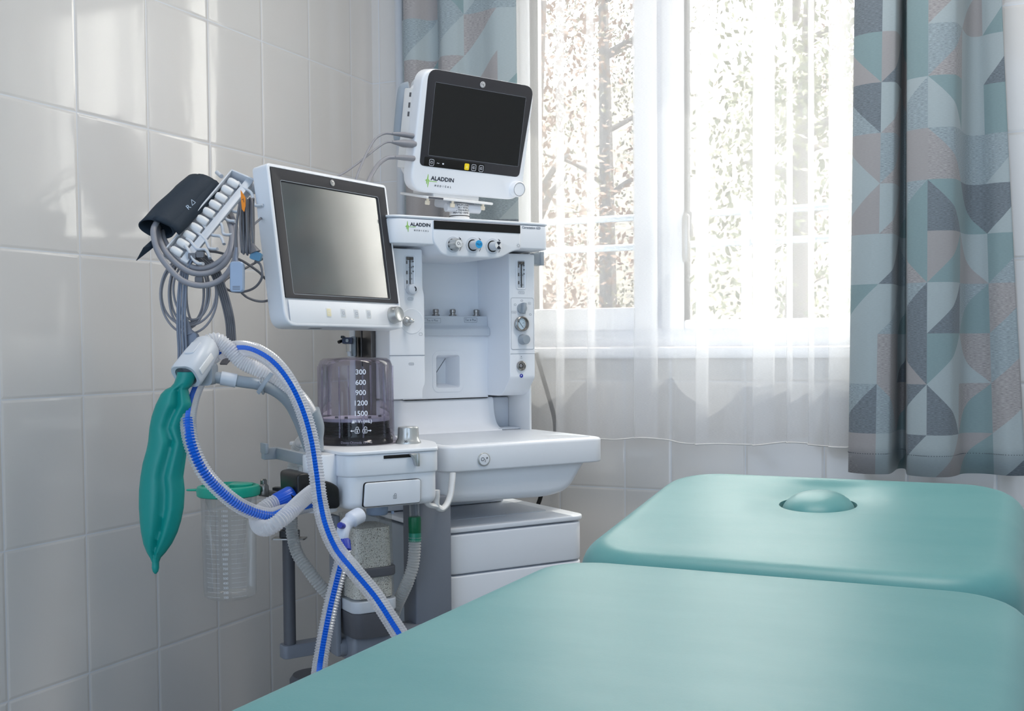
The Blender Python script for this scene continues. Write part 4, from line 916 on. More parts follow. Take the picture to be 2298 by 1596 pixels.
m = MB(); m.box((-.1672, .036, .02), (-.166, .044, .032)); m.box((-.1672, .036, .0), (-.166, .044, .011)); m.box((-.1672, .036, .045), (-.166, .044, .055)); pp('sockets', m, DGREY, sb)
m = MB(); m.tube(spline([(-.150, .08, .07), (-.158, .088, .066), (-.161, .091, .05), (-.161, .091, -.04), (-.156, .088, -.055), (-.150, .08, -.06)], 5), .0055, 12, sq=2.2); pp('grab_handle', m, GREY)
# mount under it
q0 = FM.inverted() @ (RP @ Vector((-.01, .06, -.172))); pt = Vector((.205, .335, 1.3325))
MT = thing('monitor_mount', FM @ Matrix.Translation(pt), 'short round swivel post with printed lettering carrying the upper monitor', 'mount')
def mp_(name, mb, mat, par=None, F=FM, **k): return mb.build(name, mat, par or MT, F, **k)
Mp = Matrix.Translation((pt.x, pt.y, 0))
m = MB(); m.lathe([(.0245, 1.331), (.0245, 1.351), (.023, 1.352), (.023, 1.3535), (.0245, 1.3545), (.0245, 1.381), (.02, 1.383)], Mp, 36); ps = mp_('post', m, WHITE2)
m = MB(); m.lathe([(.0247, 1.3522), (.0247, 1.3538)], Mp, 36, False, False); mp_('post_ring', m, BLACK, ps)
m = MB(); m.lathe([(.0025, 0), (.0025, .002), (0, .002)], frame((pt.x+.012, pt.y-.0218, 1.342), (1, 0, 0), (0, 0, 1), (0, -1, 0)), 12); mp_('set_screw', m, BLACK, ps)
a = ca+.1; n = Vector((math.cos(a), math.sin(a), 0)); m = MB()
for i, t in enumerate(('MAXIMUM LOAD', '20 LBS / 10 KG', 'READ MANUFACT', 'PRINTED INSTR')): put_text(m, t, .0062, frame(pt+n*.0249+Vector((0, 0, .0455-.0062*i)), (-n.y, n.x, 0), (0, 0, 1), n), .02, 1, .0249)
mp_('post_lettering', m, INK, ps)
m = MB(); m.tube([(pt.x-.043, pt.y-.01, 1.372), (pt.x+.05, pt.y-.01, 1.372)], .0105, 18); mp_('pivot_bar', m, PALE)
m = MB(); m.box((-.13, -.02, -.184), (.06, .11, -.178), .002); m.box((-.10, .0, -.1785), (.03, .10, -.168), .002); tb = mp_('tilt_plate', m, WHITE2, None, RP)
m = MB(); m.box((-.05, .01, -.205), (.03, .08, -.182), .006); mp_('tilt_block', m, PALE, None, RP)
m = MB(); m.box((-.125, -.0215, -.1835), (-.085, -.0195, -.1785)); mp_('plate_slot', m, DGREY, tb, RP)
for x, y in ((-.115, .0), (-.052, -.012), (.038, -.008)):
    m = MB(); m.lathe([(.003, -.19), (.0035, -.184)], Matrix.Translation((x, y, 0)), 10); m.box((x-.006, y-.003, -.199), (x+.006, y+.003, -.189), .002); mp_('thumb_screw', m, CREAM, None, RP)

# ------------------------------------------------------------------ hoses
def A3(l): return [at(*p) for p in l]
def hose_parts(t, pts, r, mat, stripe=None, pitch=.0052, amp=.09, n=16, name='hose', w=.31, a0=PI/2):
    p = resample(spline(pts, 12), pitch/4); up = (CAM-p[len(p)//2]).normalized()
    rr_ = [r*(1+amp*math.sin(2*PI*i/4)) for i in range(len(p))]
    m = MB(); m.tube(p, rr_, n, caps=False, up=up); o = m.build(name, mat, t, I4, smooth=60)
    if stripe:
        m = MB(); m.tube(p, [x+.0006 for x in rr_], 5, up=up, arc=(a0-w, a0+w)); m.build('stripe', stripe, t if False else o, I4, smooth=60, recalc=False)
    return o
def cuff(t, a, b, r, mat, name='cuff', ribs=16, k=1.06):
    m = MB(); d = (b-a); M_ = zframe(a, d); L = d.length; n = ribs*4
    def rg(R, h, g): return [(R*(1+g*math.cos(ribs*2*PI*j/n))*math.cos(2*PI*j/n), R*(1+g*math.cos(ribs*2*PI*j/n))*math.sin(2*PI*j/n), h) for j in range(n)]
    m.loft([rg(r*.9, 0, 0), rg(r, L*.05, .03), rg(r*k, L*.9, .03), rg(r*k*.95, L, 0)], True, True, True, M_); return m.build(name, mat, t, I4)
BSTR = plain('blue_stripe', (.03, .38, .80), .4)
bt_ = A3([(700, 1132, 2.16), (668, 1140, 2.13), (640, 1148, 2.10), (600, 1157, 2.05), (543, 1138, 2.01), (490, 1097, 1.98), (453, 1052, 1.96), (430, 998, 1.96), (422, 945, 1.98), (429, 897, 2.02), (445, 855, 2.06), (463, 818, 2.09), (488, 794, 2.11), (524, 782, 2.09),
          (566, 785, 2.05), (611, 811, 2.02), (648, 856, 2.0), (677, 915, 1.99), (697, 983, 1.98), (709, 1058, 1.97), (718, 1126, 1.96), (731, 1180, 1.94), (754, 1230, 1.92), (792, 1278, 1.89), (840, 1336, 1.86), (882, 1400, 1.83), (915, 1452, 1.80)])
H1 = thing('breathing_hose', Matrix.Translation(bt_[3]), 'blue striped clear corrugated hose looped up over the grey hanger arm', 'hose')
ho_ = hose_parts(H1, bt_, .0132, HOSEC, BSTR)
p = resample(spline(bt_[2:9], 12), .0013); m = MB(); m.tube(p, [.0137*(1+.09*math.sin(PI/2*i)) for i in range(len(p))], 7, up=(CAM-p[len(p)//2]).normalized(), arc=(PI/2-.62, PI/2+.62)); m.build('stripe', BSTR, ho_, I4, smooth=60, recalc=False)
b2 = A3([(772, 1232, 2.075), (766, 1262, 2.075), (754, 1310, 2.07), (741, 1365, 2.06), (729, 1425, 2.05), (719, 1485, 2.03), (714, 1530, 2.0)])
H2 = thing('breathing_hose', Matrix.Translation(b2[2]), 'blue striped hose running down from the white elbow in front of the granules', 'hose')
hose_parts(H2, b2, .0132, HOSEC, BSTR, w=.36)
cuff(H2, at(773, 1238, 2.08), at(769, 1213, 2.09), .0128, plain('royal_blue_cuff', (.07, .20, .66), .4))
pw_ = A3([(712, 1100, 2.11), (699, 1106, 2.09), (675, 1126, 2.06), (650, 1150, 2.03), (625, 1171, 2.01), (602, 1185, 2.01), (584, 1183, 2.03), (577, 1166, 2.06), (586, 1148, 2.085), (604, 1134, 2.10), (620, 1126, 2.11)])
H3 = thing('connecting_hose', Matrix.Translation(pw_[4]), 'milky corrugated hose bent in a tight loop at the black port, with blue cuff', 'hose')
hose_parts(H3, pw_, .0138, HOSEW)
cuff(H3, at(617, 1128, 2.11), at(655, 1110, 2.135), .0155, BLUE, k=1.12, ribs=22)
bh = A3([(446, 797, 2.035), (462, 772, 2.045), (487, 764, 2.055), (513, 783, 2.06), (543, 812, 2.065), (578, 829, 2.07), (606, 842, 2.08), (636, 860, 2.09), (661, 882, 2.11), (682, 906, 2.13), (697, 932, 2.152)])
H4 = thing('bag_hose', Matrix.Translation(bh[4]), 'white corrugated hose from the bag holder head down to the grey joint', 'hose')
hose_parts(H4, bh, .0137, HOSEW, pitch=.0046)
sv = A3([(700, 975, 2.30), (684, 985, 2.33), (668, 1006, 2.35), (660, 1040, 2.36), (657, 1090, 2.365), (654, 1150, 2.365), (656, 1200, 2.355), (668, 1244, 2.34), (690, 1277, 2.33), (715, 1310, 2.33), (742, 1338, 2.34), (775, 1360, 2.36)])
H5 = thing('scavenging_hose', Matrix.Translation(sv[4]), 'pale grey corrugated hose hanging behind the black port block beside the pole', 'hose')
hose_parts(H5, sv, .0126, HOSEG, pitch=.0062)
gv = A3([(931, 1205, 2.29), (930, 1240, 2.29), (926, 1272, 2.29), (916, 1303, 2.29), (903, 1332, 2.30), (889, 1362, 2.32), (880, 1390, 2.34)])
H6 = thing('exhaust_hose', Matrix.Translation(gv[2]), 'clear corrugated hose with a green cuff below the bellows unit', 'hose')
hose_parts(H6, gv, .0123, HOSEG, pitch=.0058)
cuff(H6, at(931, 1198, 2.29), at(930.5, 1160, 2.29), .0123, GREEN)
m = MB(); m.tube(A3([(930.5, 1162, 2.29), (929, 1125, 2.29)]), .0105, 18); m.build('stub', CLEARP, H6, I4)
m = MB(); m.tube(A3([(931, 1215, 2.29), (931, 1196, 2.29)]), .0130, 18); m.build('collar', plain('clear_green', (.15, .52, .42), .3), H6, I4)

# ------------------------------------------------------------------ bag arm, holder and breathing bag
arm = spline(A3([(458, 848, 2.045), (490, 848, 2.045), (543, 857, 2.055), (581, 863, 2.065), (618, 878, 2.085), (648, 904, 2.11), (668, 940, 2.14), (682, 975, 2.165), (694, 1008, 2.185)]), 8)
BA = thing('hose_hanger', Matrix.Translation(arm[-1]), 'curved grey arm with a block shaped holder head carrying the green bag', 'arm')
m = MB(); m.tube(arm, .0107, 20); m.build('arm_tube', GREY, BA, I4)
m = MB(); m.tube(arm[9:15], .0128, 20); m.build('arm_collar', PALE, BA, I4)
ha, hb = at(417, 845, 1.985), at(468, 775, 2.05)
ax_ = (hb-ha).normalized(); xh = (RT*.95+UP*.3); MH = zframe(ha, ax_, xh); L = (hb-ha).length
def hring(w, h, r, z, dy=0): return [(x, y+dy, z) for x, y in rrect(0, 0, w, h, r, 6)]
m = MB(); m.loft([hring(.036, .036, .014, .02), hring(.038, .038, .015, .0), hring(.050, .047, .016, -.001), hring(.053, .050, .016, .003), hring(.051, .051, .018, L*.55), hring(.044, .050, .02, L*.93), hring(.036, .044, .018, L)], True, True, True, MH); hh_ = m.build('holder_head', PALE, BA, I4)
m = MB(); m.ext(rrect(0, L*.55, .020, .034, .004, 3), -.0275, -.0235, .0015, 'xzy', M=MH); m.build('grip_panel', PALE, hh_, I4)
m = MB(); m.box((.0255, -.008, L*.1), (.0285, .004, L*.62), .001, M=MH); m.build('side_latch', WHITE2, hh_, I4)
m = MB(); c = at(463, 838, 2.035); m.loft([[c+RT*x+UP*y+FW*z for x, y in rrect(0, 0, w, h, .008, 4)] for z, w, h in ((-.018, .03, .045), (.016, .034, .04))]); m.build('neck_block', GREY, BA, I4)
k = 26; cl = [arm[k+0]+(UP*math.cos(a)+(FW*math.sin(a)))*.0122 for a in [2.3+i*.33 for i in range(14)]]
m = MB(); m.tube(cl, .0022, 8, sq=2.2); q = A3([(579, 882, 2.05), (588, 868, 2.045), (598, 853, 2.045), (610, 838, 2.05)]); m.tube(spline(q, 5), .0024, 8, sq=2.0); m.tube(spline(A3([(580, 856, 2.05), (588, 864, 2.05), (598, 858, 2.052)]), 4), .002, 8); m.build('hose_clip', GREY, BA, I4)
rows_ = [(835, 399, 441, 1, 0, 0), (848, 396, 438, 1, 0, 0), (860, 391, 433, 1, 0, .2), (868, 384, 428, .95, .1, .2), (874, 372, 422, .85, .35, .25), (884, 362, 424, .75, .5, .3), (908, 350, 430, .65, .55, .3), (935, 341, 419, .62, .5, .2), (960, 336, 411, .62, .45, .15),
          (990, 333, 420, .6, .55, .3), (1010, 329, 419, .6, .5, .25), (1040, 321, 415, .6, .5, .2), (1070, 316, 411, .6, .45, .15), (1100, 313, 414, .58, .5, .2), (1140, 312, 412, .58, .55, .2), (1170, 314, 406, .6, .55, .15), (1195, 317, 398, .62, .6, .1), (1220, 322, 386, .66, .65, 0),
          (1240, 330, 372, .75, .6, -.1), (1252, 337, 361, .9, .3, -.1), (1262, 341, 357, 1, 0, 0), (1275, 341, 357, 1, 0, 0), (1283, 343, 355, 1, 0, 0), (1288, 347, 351, 1, 0, 0)]
def bag_ring(py, l, r, fl, cre, x0, n=44):
    d = 1.985; c = at((l+r)/2, py, d); hw = (r-l)/2*d/F_PX; hd = max(hw*fl, .002) if fl < 1 else hw; out = []
    fr = Vector((FW.x, FW.y, 0)).normalized()
    for j in range(n):
        a = 2*PI*j/n; x = math.cos(a); y = math.sin(a)
        if y < 0: y *= 1-cre*math.exp(-((x-x0)/.2)**2)+.25*cre*math.exp(-((x-x0-.4)/.15)**2)
        else: y *= 1-.4*cre*math.exp(-((x+.2)/.3)**2)
        w = 1+.03*cre*noise.noise((x*1.5, py*.02, y))
        out.append(c+RT*(x*hw*w)+fr*(y*hd))
    return out
ks = []
for a, b in zip(rows_, rows_[1:]):
    for j in range(4): t = j/4; ks.append(tuple(u*(1-t)+v*t for u, v in zip(a, b)))
ks.append(rows_[-1])
m = MB(); m.loft([bag_ring(*q) for q in ks]); bo_ = at(362, 1110, 1.985)
single('breathing_bag', m, LATEX, bo_, 'limp green rubber breathing bag hanging from the holder head', 'breathing bag', smooth=75)

# ------------------------------------------------------------------ suction jar and its pole
SJ0 = at(517, 1338, 2.30); sc0 = Vector((SJ0.x, SJ0.y, 0)); Ms = Matrix.Translation(sc0); zt_, zb_ = at(517, 1098, 2.30).z, SJ0.z
SJ = thing('suction_jar', Matrix.Translation(SJ0), 'tall clear suction jar with a green lid and printed scale beside the pole', 'jar')
m = MB(); m.lathe([(.0, zb_), (.046, zb_), (.0515, zb_+.004), (.0525, zb_+.012), (.0555, zt_-.02), (.057, zt_-.012), (.0585, zt_-.006)], Ms, 48, False, False); jar = m.build('jar', CLEARP, SJ, I4)
m = MB(); m.lathe([(.0605, zt_-.012), (.063, zt_-.010), (.064, zt_+.002), (.0615, zt_+.008), (.055, zt_+.010), (.053, zt_+.006), (.0, zt_+.007)], Ms, 48, True, False)
m.lathe([(.024, zt_+.005), (.024, zt_+.012), (.020, zt_+.014), (0, zt_+.014)], Ms @ Matrix.Translation(RT*.026), 24, False, False); m.lathe([(.008, zt_+.005), (.008, zt_+.013), (0, zt_+.013)], Ms @ Matrix.Translation(RT*-.02), 18, False, False); lid = m.build('lid', LIDG, SJ, I4)
lt0 = sc0+Vector((0, 0, zt_)); m = MB(); m.tube(spline([lt0-RT*.062+FW*.006, lt0-RT*.074, lt0-RT*.082-FW*.004, lt0-RT*.078-FW*.012, lt0-RT*.062-FW*.012], 5), .003, 8, sq=.7); m.build('lid_tab', LIDG, SJ, I4)
m = MB(); rings = []
for i in range(17):
    z = zb_+.06+(zt_-zb_-.075)*i/16; rings.append([(sc0.x+(.047-.0008*(16-i)+.008*noise.noise((math.cos(t*.349)*2, math.sin(t*.349)*2, i*.35)))*math.cos(t*.349)*(.55+.45*i/16), sc0.y+(.045+.01*noise.noise((math.cos(t*.349)*2+5, math.sin(t*.349)*2, i*.35)))*math.sin(t*.349)*(.55+.45*i/16), z) for t in range(18)])
m.loft(rings, False, False); m.build('liner_bag', clear('thin_liner', (.97, .97, .97), (.95, .95, .95), .12, .3, .08), SJ, I4, smooth=20)
jn = (CAM-sc0); jn.z = 0; jn.normalize(); jn = Matrix.Rotation(.22, 3, 'Z') @ jn if False else Matrix.Rotation(-.16, 3, 'Z') @ jn; jx = Vector((-jn.y, jn.x, 0))
m = MB()
for i in range(19):
    z = SJ0.z+.0085+.0097*i; R = .0532+.003*(i/18)+.0006; Mj = frame(sc0+jn*R+Vector((0, 0, z)), jx, (0, 0, 1), jn); put_text(m, str(100*(i+1)), .0068, Mj, 0, 1, R)
    for sg in (-1, 1):
        for q in range(5): a = sg*(.22+.12*q); b = a+sg*.1; p = [Matrix.Rotation(t, 3, 'Z') @ jn*R+sc0+Vector((0, 0, z)) for t in (a, b)]; m.add([p[0]-Vector((0, 0, .0002)), p[1]-Vector((0, 0, .0002)), p[1]+Vector((0, 0, .0002)), p[0]+Vector((0, 0, .0002))], [(0, 1, 2, 3)])
m.build('scale', plain('faded_white_ink', (.84, .86, .88), .6), jar, I4, smooth=0)
pc0 = at(649, 1330, 2.44); pz0, pz1 = at(649, 1442, 2.44).z, at(649, 1196, 2.44).z
SP = thing('accessory_pole', Matrix.Translation((pc0.x, pc0.y, pz0-.03)), 'dark grey upright pole on a flat bracket arm behind the hoses', 'pole')
m = MB(); m.tube([(pc0.x, pc0.y, pz0-.02), (pc0.x, pc0.y, pz1+.1)], .0132, 20); m.build('pole', DGREY, SP, I4)
e1 = FM @ Vector((-.02, .25, 0)); dv_ = (Vector((e1.x, e1.y, 0))-Vector((pc0.x, pc0.y, 0))); Lp = dv_.length; Mb = zframe(Vector((pc0.x, pc0.y, pz0-.016)), (0, 0, 1), dv_)
m = MB(); m.ext(rpoly([(-.02, -.018, .012), (Lp, -.018, .004), (Lp, .018, .004), (-.02, .018, .012)], .01, 5), -.017, .012, .002, M=Mb); m.build('bracket_arm', MGREY, SP, I4)
m = MB(); q = at(640, 1104, 2.40); q2_ = at(650, 1198, 2.42)
for (p, w, d, h) in ((q, .05, .03, .02), (q2_, .04, .03, .014)): m.loft([[p+RT*x+FW*y+Vector((0, 0, z)) for x, y in rrect(0, 0, w, d, .004, 3)] for z in (-h/2, h/2)])
c = m.build('clamp', BLACK, SP, I4)
m = MB(); q = at(634, 1118, 2.39); m.loft([[q+RT*x+FW*y+Vector((0, 0, z)) for x, y in rrect(0, 0, .05, .024, .003, 3)] for z in (-.045, .012)]); m.build('clamp_plate', STEELD, c, I4)
m = MB(); m.loft([[q2_+RT*x+FW*y+Vector((0, 0, z-.010)) for x, y in rrect(0, 0, .07, .04, .003, 3)] for z in (-.0015, .0015)]); m.build('clamp_washer', STEEL, c, I4)
m = MB(); a, b = at(583, 1105, 2.33), at(628, 1112, 2.385); m.tube([a, b], .004, 10, sq=2); m.lathe([(.010, 0), (.011, .004), (.0105, .018), (.007, .022), (.007, .03), (.004, .033)], Matrix.Translation(at(592, 1110, 2.34)), 20); m.build('jar_bracket', STEEL, SP, I4)
q = FM.inverted() @ at(706, 1512, 2.50); m = MB(); m.lathe([(.055, 0), (.055, q.z-.01), (.048, q.z), (0, q.z)], Matrix.Translation((q.x, q.y, 0)), 28, True, False); part('base_foot', m, DGREY)
# vacuum regulator clipped to the rear rail
VR = thing('vacuum_regulator', Matrix.Translation(at(778, 770, 2.66)), 'small dark blue regulator with a clear cup on the rear rail above the dome', 'regulator')
def cb(px0, py0, px1, py1, d, dz, name, mat, par=VR, r=.002):
    a, b = at(px0, py0, d), at(px1, py1, d); c = (a+b)/2; w = abs((b-a).dot(RT)); h = abs((b-a).dot(UP)); m = MB(); m.loft([[c+RT*x+UP*y+FW*z for x, y in rrect(0, 0, w, h, r, 3)] for z in (-dz/2, dz/2)]); return m.build(name, mat, par, I4)
rb_ = cb(770, 758, 792, 772, 2.66, .03, 'regulator_body', plain('dark_blue_plastic', (.13, .18, .30), .4)); cb(766, 754, 774, 760, 2.65, .02, 'regulator_key', BLACK, rb_); cb(776, 761, 782, 768, 2.642, .004, 'regulator_label', GREY, rb_)
m = MB(); m.tube(A3([(768, 765, 2.66), (760, 768, 2.65)]), .004, 10); m.build('outlet', BLACK, rb_, I4)
m = MB(); m.tube(A3([(783, 772, 2.66), (784, 790, 2.66)]), .008, 16); m.build('cup', CLEARP, VR, I4); m = MB(); m.tube(A3([(784, 789, 2.66), (785, 800, 2.66)]), .0055, 12); m.build('cup_base', PALE, VR, I4)
cb(790, 756, 800, 800, 2.68, .03, 'rail_clip', GREY)

# ------------------------------------------------------------------ cable organiser, cuff and cables beside the big display
OD = 2.16
o0, o1 = at(393, 572, 2.10), at(537, 398, 2.24); oa = (o1-o0).normalized(); ob = (RT*.80-UP*.60); ob = (ob-oa*ob.dot(oa)).normalized(); on = oa.cross(ob).normalized()
if on.dot(FW) > 0: on = -on
MO_ = frame(o0, oa, ob, on); OL = (o1-o0).length
CO = thing('cable_organizer', MO_ @ Matrix.Translation((OL/2, 0, 0)), 'slanted pale grey cable rail with white rollers and wavy hooks beside the display', 'cable holder')
def oc_(name, mb, mat, par=None, F=MO_, **k): return mb.build(name, mat, par or CO, F, **k)
m = MB(); m.ext(rpoly([(-.006, -.021), (OL+.004, -.021), (OL+.012, .026), (-.002, .024)], .004, 3), -.020, -.017, .001); m.box((-.006, -.021, -.018), (OL+.004, -.018, .006), .001); m.box((-.002, .0115, -.014), (OL+.010, .0265, -.001), .002)
m.ext(rpoly([(OL, -.021), (OL+.004, -.021), (OL+.012, .026), (OL+.008, .026)], .001, 2), -.018, .006, .001); rail = oc_('rail', m, PALE)
for i in range(10):
    x = .010+(OL-.018)*i/9.4; m = MB(); m.lathe([(.0, -.0125), (.0062, -.012), (.0078, -.009), (.0083, 0), (.0078, .008), (.0062, .0105), (0, .011)], MO_.inverted() @ zframe(MO_ @ Vector((x, -.002, -.004)), ob, oa), 20, False, False); oc_('roller', m, WHITE2)
hooks = [[(416, 552), (424, 563), (434, 582), (444, 591), (456, 592)], [(420, 536), (428, 542), (443, 559), (460, 560), (467, 568), (471, 580)], [(436, 518), (444, 523), (461, 538), (469, 556), (476, 559), (488, 559)], [(450, 501), (457, 506), (473, 526), (493, 530), (499, 537), (503, 548)],
         [(468, 484), (477, 489), (497, 504), (501, 523), (507, 527), (522, 527)], [(484, 466), (493, 473), (509, 493), (528, 497)], [(500, 450), (509, 461), (523, 474), (536, 476)], [(534, 409), (543, 420), (562, 431), (568, 446), (570, 459), (578, 462), (591, 461)]]
for i, h in enumerate(hooks):
    d = 2.115+.018*i; m = MB(); m.tube(spline([at(x, y, d-.003*j) for j, (x, y) in enumerate(h)], 6), .0032, 10, sq=1.7, up=-FW); oc_('hook', m, PALE, None, I4)
m = MB(); m.tube(spline(A3([(535, 452, 2.27), (556, 430, 2.29), (575, 426, 2.31), (600, 432, 2.33)]), 6), .009, 12); m.tube(A3([(560, 418, 2.27), (574, 424, 2.28)]), .010, 14); oc_('mounting_arm', m, PALE, None, I4)
m = MB(); m.tube(A3([(487, 387, 2.26), (497, 396, 2.245)]), .0045, 10); oc_('end_pin', m, PALE, None, I4)
# rolled cuff: a spiral of cloth extruded along the rail direction
ce0, ce1 = at(346, 513, 2.10), at(449, 409, 2.22); cax = (ce1-ce0); cL = cax.length; cax.normalize(); cb_ = (ob-cax*ob.dot(cax)).normalized(); cn_ = cax.cross(cb_)
if cn_.dot(FW) > 0: cn_ = -cn_
MC = frame(ce0, cb_, cn_, cax)
prof_ = []
for i in range(34):
    t = i/33; a = math.radians(150-430*t); R = .0285*(1-.16*t); prof_.append((R*1.12*math.cos(a)+.006*(1-t), R*.86*math.sin(a)))
prof_ = [(.044, .004), (.030, .017)]+[p for p in prof_[3:]]
BC = thing('pressure_cuff', MC, 'rolled navy blood pressure cuff tucked behind the slanted cable rail', 'cuff')
m = MB(); rings = []
for j in range(13):
    t = j/12; s_ = 1-.10*max(0, t-.75)*4; rings.append([(x*s_+.002*noise.noise((x*40, y*40, t*4)), y*s_+.002*noise.noise((x*40+9, y*40, t*4)), cL*t+.010*x/.03) for x, y in prof_])
m.loft(rings, False, False, False); m.build('cuff_cloth', NAVY, BC, MC, solid=.0024, smooth=60)
m = MB(); q = A3([(344, 536, 2.085), (352, 548, 2.09), (338, 560, 2.085), (306, 585, 2.07), (322, 556, 2.07)]); m.add(q, [(0, 1, 2, 3, 4)]); m.build('cuff_flap', NAVY, BC, I4, solid=.002, smooth=0)
m = MB(); p_ = at(423, 465, 2.06); put_text(m, 'R', .0125, frame(p_, (RT*.75+UP*.66), (UP*.75-RT*.66), -FW)); p_ = at(431, 455, 2.065); strokes(m, [[(-.003, -.004), (.005, -.004), (.003, .005)]], .0009, frame(p_, (RT*.75+UP*.66), (UP*.75-RT*.66), -FW), True)
m.build('cuff_print', plain('white_print', (.80, .84, .88), .6), BC, I4)
# cuff tubing
ct = spline(A3([(352, 498, 2.10), (344, 520, 2.085), (352, 560, 2.08), (374, 595, 2.08), (410, 630, 2.08), (455, 641, 2.09), (495, 628, 2.10), (521, 596, 2.12), (532, 556, 2.14), (528, 510, 2.20), (512, 470, 2.26), (490, 452, 2.29),
              (440, 470, 2.29), (385, 490, 2.24), (356, 510, 2.14), (364, 552, 2.095), (392, 588, 2.095), (430, 612, 2.10), (470, 612, 2.11), (505, 590, 2.13), (521, 552, 2.15), (518, 508, 2.20), (500, 474, 2.27), (470, 470, 2.29), (395, 495, 2.25), (366, 520, 2.14), (378, 556, 2.11), (405, 585, 2.11), (440, 602, 2.115), (478, 596, 2.125), (508, 572, 2.14), (520, 540, 2.17), (520, 500, 2.24)]), 8)
single('cuff_tube', MB().tube(ct, .0056, 10), CABLE, ct[0], 'thick grey cuff tube coiled in wide loops below the cable rail', 'tube')
# heart lead cable: coil, yoke and lead wires
LC = thing('heart_lead_cable', Matrix.Translation(at(425, 690, 2.12)), 'thin grey lead cable hanging in narrow upright loops below the coiled tube', 'cable')
lp_ = []
for i in range(7*12+1):
    a = 2*PI*i/12; k = i/12; cx = 418+2.0*k+6*math.sin(k*2.2); rx = 66-6.5*k+5*math.sin(k*1.7); ry = 84-3*k+9*math.sin(k*2.9); cy0 = 655+5*math.sin(k*1.3)
    lp_.append(at(cx+rx*math.sin(a), cy0-ry*math.cos(a), 2.13+.012*math.sin(a)+.003*k))
m = MB(); m.tube(spline(lp_, 4), .0022, 8); m.build('coil', CABLE, LC, I4)
m = MB(); 
for i, (x0, x1, x2, x3) in enumerate(((408, 402, 398, 401), (413, 407, 403, 406), (418, 413, 409, 412), (423, 418, 415, 418))):
    m.tube(spline(A3([(x0+22, 570, 2.12), (x0+4, 590, 2.11), (x1, 640, 2.105), (x2, 720, 2.10), (x3, 790, 2.10), (x3-2, 830, 2.10)]), 6), .0023, 8)
m.build('lead_wires', LEADS, LC, I4)
m = MB()
for i in range(5):
    m.tube(spline(A3([(438+i*4, 577-i*2, 2.13+.004*i), (468+i*4.5, 604-i*2, 2.135), (487+i*4.6, 645, 2.14), (501+i*4.4, 690, 2.14-.003*i), (509+i*4.3, 735, 2.14), (508+i*4.6, 790, 2.14), (495+i*3, 818, 2.13)]), 6), .0021, 8)
m.build('lead_wires', CABLED, LC, I4)
m = MB(); m.tube(A3([(417, 715, 2.115), (422, 742, 2.115), (426, 752, 2.115)]), [.004, .0075, .012], 14); q = at(428, 768, 2.115); m.loft([[q+RT*x+UP*y+FW*z for x, y in rrect(0, 0, w, h, .008, 5)] for z, w, h in ((-.008, .026, .034), (-.006, .029, .037), (.006, .029, .037), (.008, .026, .034))]); m.build('yoke', LEADS, LC, I4)
m = MB()
for x, y in ((432, 575), (450, 572), (447, 628)):
    q = at(x, y, 2.11); m.loft([[q+RT*a+UP*b+FW*z for a, b in rrect(0, 0, .014, .011, .002, 3)] for z in (-.005, .005)])
m.build('cable_clip', CABLED, LC, I4)
# finger sensor with its bundled cable and tag
FS = thing('finger_sensor', Matrix.Translation(at(533, 620, 2.09)), 'light blue grey finger clip sensor dangling on a bundled grey cable with orange tag', 'sensor')
q = at(533, 622, 2.09)
m = MB(); m.loft([[q+RT*x+UP*y+FW*z for x, y in rrect(0, 0, w, h, .006, 4)] for z, w, h in ((-.009, .022, .054), (-.007, .025, .057), (-.001, .025, .057), (0, .023, .056))]); m.build('sensor_clip', LBLUE, FS, I4)
m = MB(); m.loft([[q+RT*x+UP*y+FW*z for x, y in rrect(0, 0, w, h, .006, 4)] for z, w, h in ((.0005, .022, .053), (.002, .025, .056), (.007, .024, .055), (.009, .02, .05))]); m.build('sensor_back', LBLUE, FS, I4)
m = MB()
for i in range(3): c = q+UP*(-.018-.0028*i)-FW*.0095; m.loft([[c+RT*x+UP*y+FW*z for x, y in rrect(0, 0, .014, .0009, .0003, 2)] for z in (0, .001)])
m.build('grip_lines', CABLED, FS, I4)
m = MB(); m.tube(A3([(531, 556, 2.10), (529, 580, 2.095), (531, 594, 2.09)]), [.0026, .0036, .0055], 12); m.build('strain_relief', LEADS, FS, I4)
m = MB(); rnd = random.Random(3)
pts = []
for k in range(7):
    xk = 540+k*4.2; pts += [at(xk+rnd.uniform(-1, 1), 455+rnd.uniform(-5, 4), 2.10+.004*(k % 3)), at(xk+rnd.uniform(-2, 2), 505, 2.10+.005*(k % 3)), at(xk+2+rnd.uniform(-2, 2), 555+rnd.uniform(-4, 9), 2.10), at(xk+3, 568+rnd.uniform(-4, 4), 2.105), at(xk+4, 553, 2.11), at(xk+3+rnd.uniform(-1, 2), 500, 2.115), at(xk+3, 458, 2.112), at(xk+3.6, 447+rnd.uniform(-3, 3), 2.105)]
m.tube(spline([at(531, 556, 2.10), at(530, 520, 2.10), at(534, 480, 2.10)]+pts, 5), .0023, 8); m.build('bundled_cable', CABLED, FS, I4)
m = MB(); m.add(A3([(540, 426, 2.085), (551, 443, 2.085), (551, 462, 2.086), (548, 476, 2.086), (543, 470, 2.086), (541, 452, 2.085)]), [(0, 1, 2, 3, 4, 5)]); tg = m.build('orange_tag', ORANGE, FS, I4, solid=.0008, smooth=0)
m = MB(); strokes(m, [[(-.002, .002), (.0015, .003), (.0005, -.004)]], .0008, frame(at(545.5, 450, 2.084), (RT*.9+UP*.3), (UP*.9-RT*.3), -FW)); m.build('tag_mark', INK, tg, I4)
m = MB(); m.tube(A3([(566, 548, 2.095), (571, 562, 2.09), (573, 567, 2.09)]), [.003, .0085, .0105], 14); q = at(575, 575, 2.09); cg = m.build('connector_boot', CABLED, FS, I4)
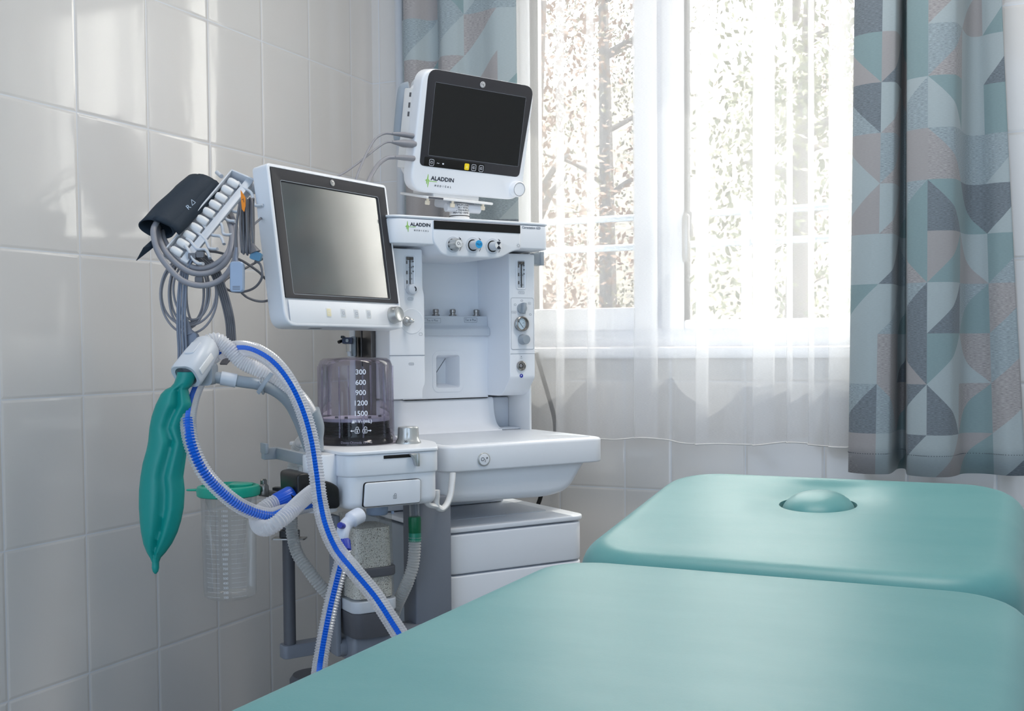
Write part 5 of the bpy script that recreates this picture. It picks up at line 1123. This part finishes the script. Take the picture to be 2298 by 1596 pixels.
m = MB(); m.loft([[q+(RT*.95-UP*.3)*x+(UP*.95+RT*.3)*y+FW*z for x, y in rrect(0, 0, .020, .016, .003, 3)] for z in (-.006, .006)]); m.build('blue_connector', TEALB, FS, I4)
def cable(pts, r, mat, label, mt=8): p = spline(A3(pts), mt); single('cable', MB().tube(p, r, 8), mat, p[0], label, 'cable')
cable([(572, 585, 2.10), (585, 595, 2.10), (588, 622, 2.10), (572, 645, 2.12), (545, 655, 2.14), (515, 652, 2.16), (503, 640, 2.17), (510, 625, 2.18), (560, 597, 2.22), (592, 580, 2.30), (640, 560, 2.42)], .0024, CABLED, 'dark grey cable making a loop behind the finger sensor')
cable([(420, 578, 2.20), (445, 566, 2.20), (480, 565, 2.20), (515, 574, 2.20), (548, 588, 2.20), (580, 610, 2.22), (600, 628, 2.26), (640, 640, 2.40)], .0025, CABLED, 'dark grey cable sloping from the thin lead loops to the display back')
cable([(540, 655, 2.14), (556, 668, 2.16), (580, 676, 2.20), (604, 674, 2.26), (640, 660, 2.40)], .0025, CABLED, 'short dark grey cable sagging below the finger sensor to the display')
cable([(566, 508, 2.15), (580, 495, 2.20), (600, 480, 2.30), (640, 470, 2.42)], .0022, CABLED, 'thin dark cable going up from the bundled cable behind the display')
# three cables plugged into the upper monitor
for i, (pl_, wire, r, lb) in enumerate((
    (((929, 306, 2.62), (905, 302, 2.60), (879, 300, 2.58)), [(880, 300, 2.58), (862, 300, 2.57), (842, 312, 2.55), (825, 340, 2.52), (812, 368, 2.49), (800, 400, 2.46), (792, 440, 2.46)], .0028, 'thin grey cable in the topmost socket of the upper monitor'),
    (((929, 324, 2.62), (905, 322, 2.60), (880, 319, 2.58)), [(881, 319, 2.58), (866, 320, 2.57), (845, 333, 2.55), (815, 357, 2.52), (780, 383, 2.48), (756, 398, 2.46), (735, 425, 2.46)], .0024, 'thin grey cable in the middle socket of the upper monitor'),
    (((927, 356, 2.62), (905, 354, 2.60), (884, 353, 2.58)), [(885, 353, 2.58), (868, 355, 2.57), (850, 368, 2.55), (836, 388, 2.52), (825, 412, 2.49), (818, 450, 2.48)], .0048, 'thick grey cable in the lowest socket of the upper monitor'))):
    t = thing('monitor_cable', Matrix.Translation(at(*pl_[0])), lb, 'cable', 'cables plugged into the upper monitor')
    m = MB(); m.tube(A3(pl_), [(.0085, .0088, .0045), (.012, .0125, .0045), (.0095, .009, .006)][i], 14, sq=.7); m.build('plug', CABLE, t, I4)
    m = MB(); m.tube(spline(A3(wire), 8), r, 10); m.build('wire', CABLE, t, I4)
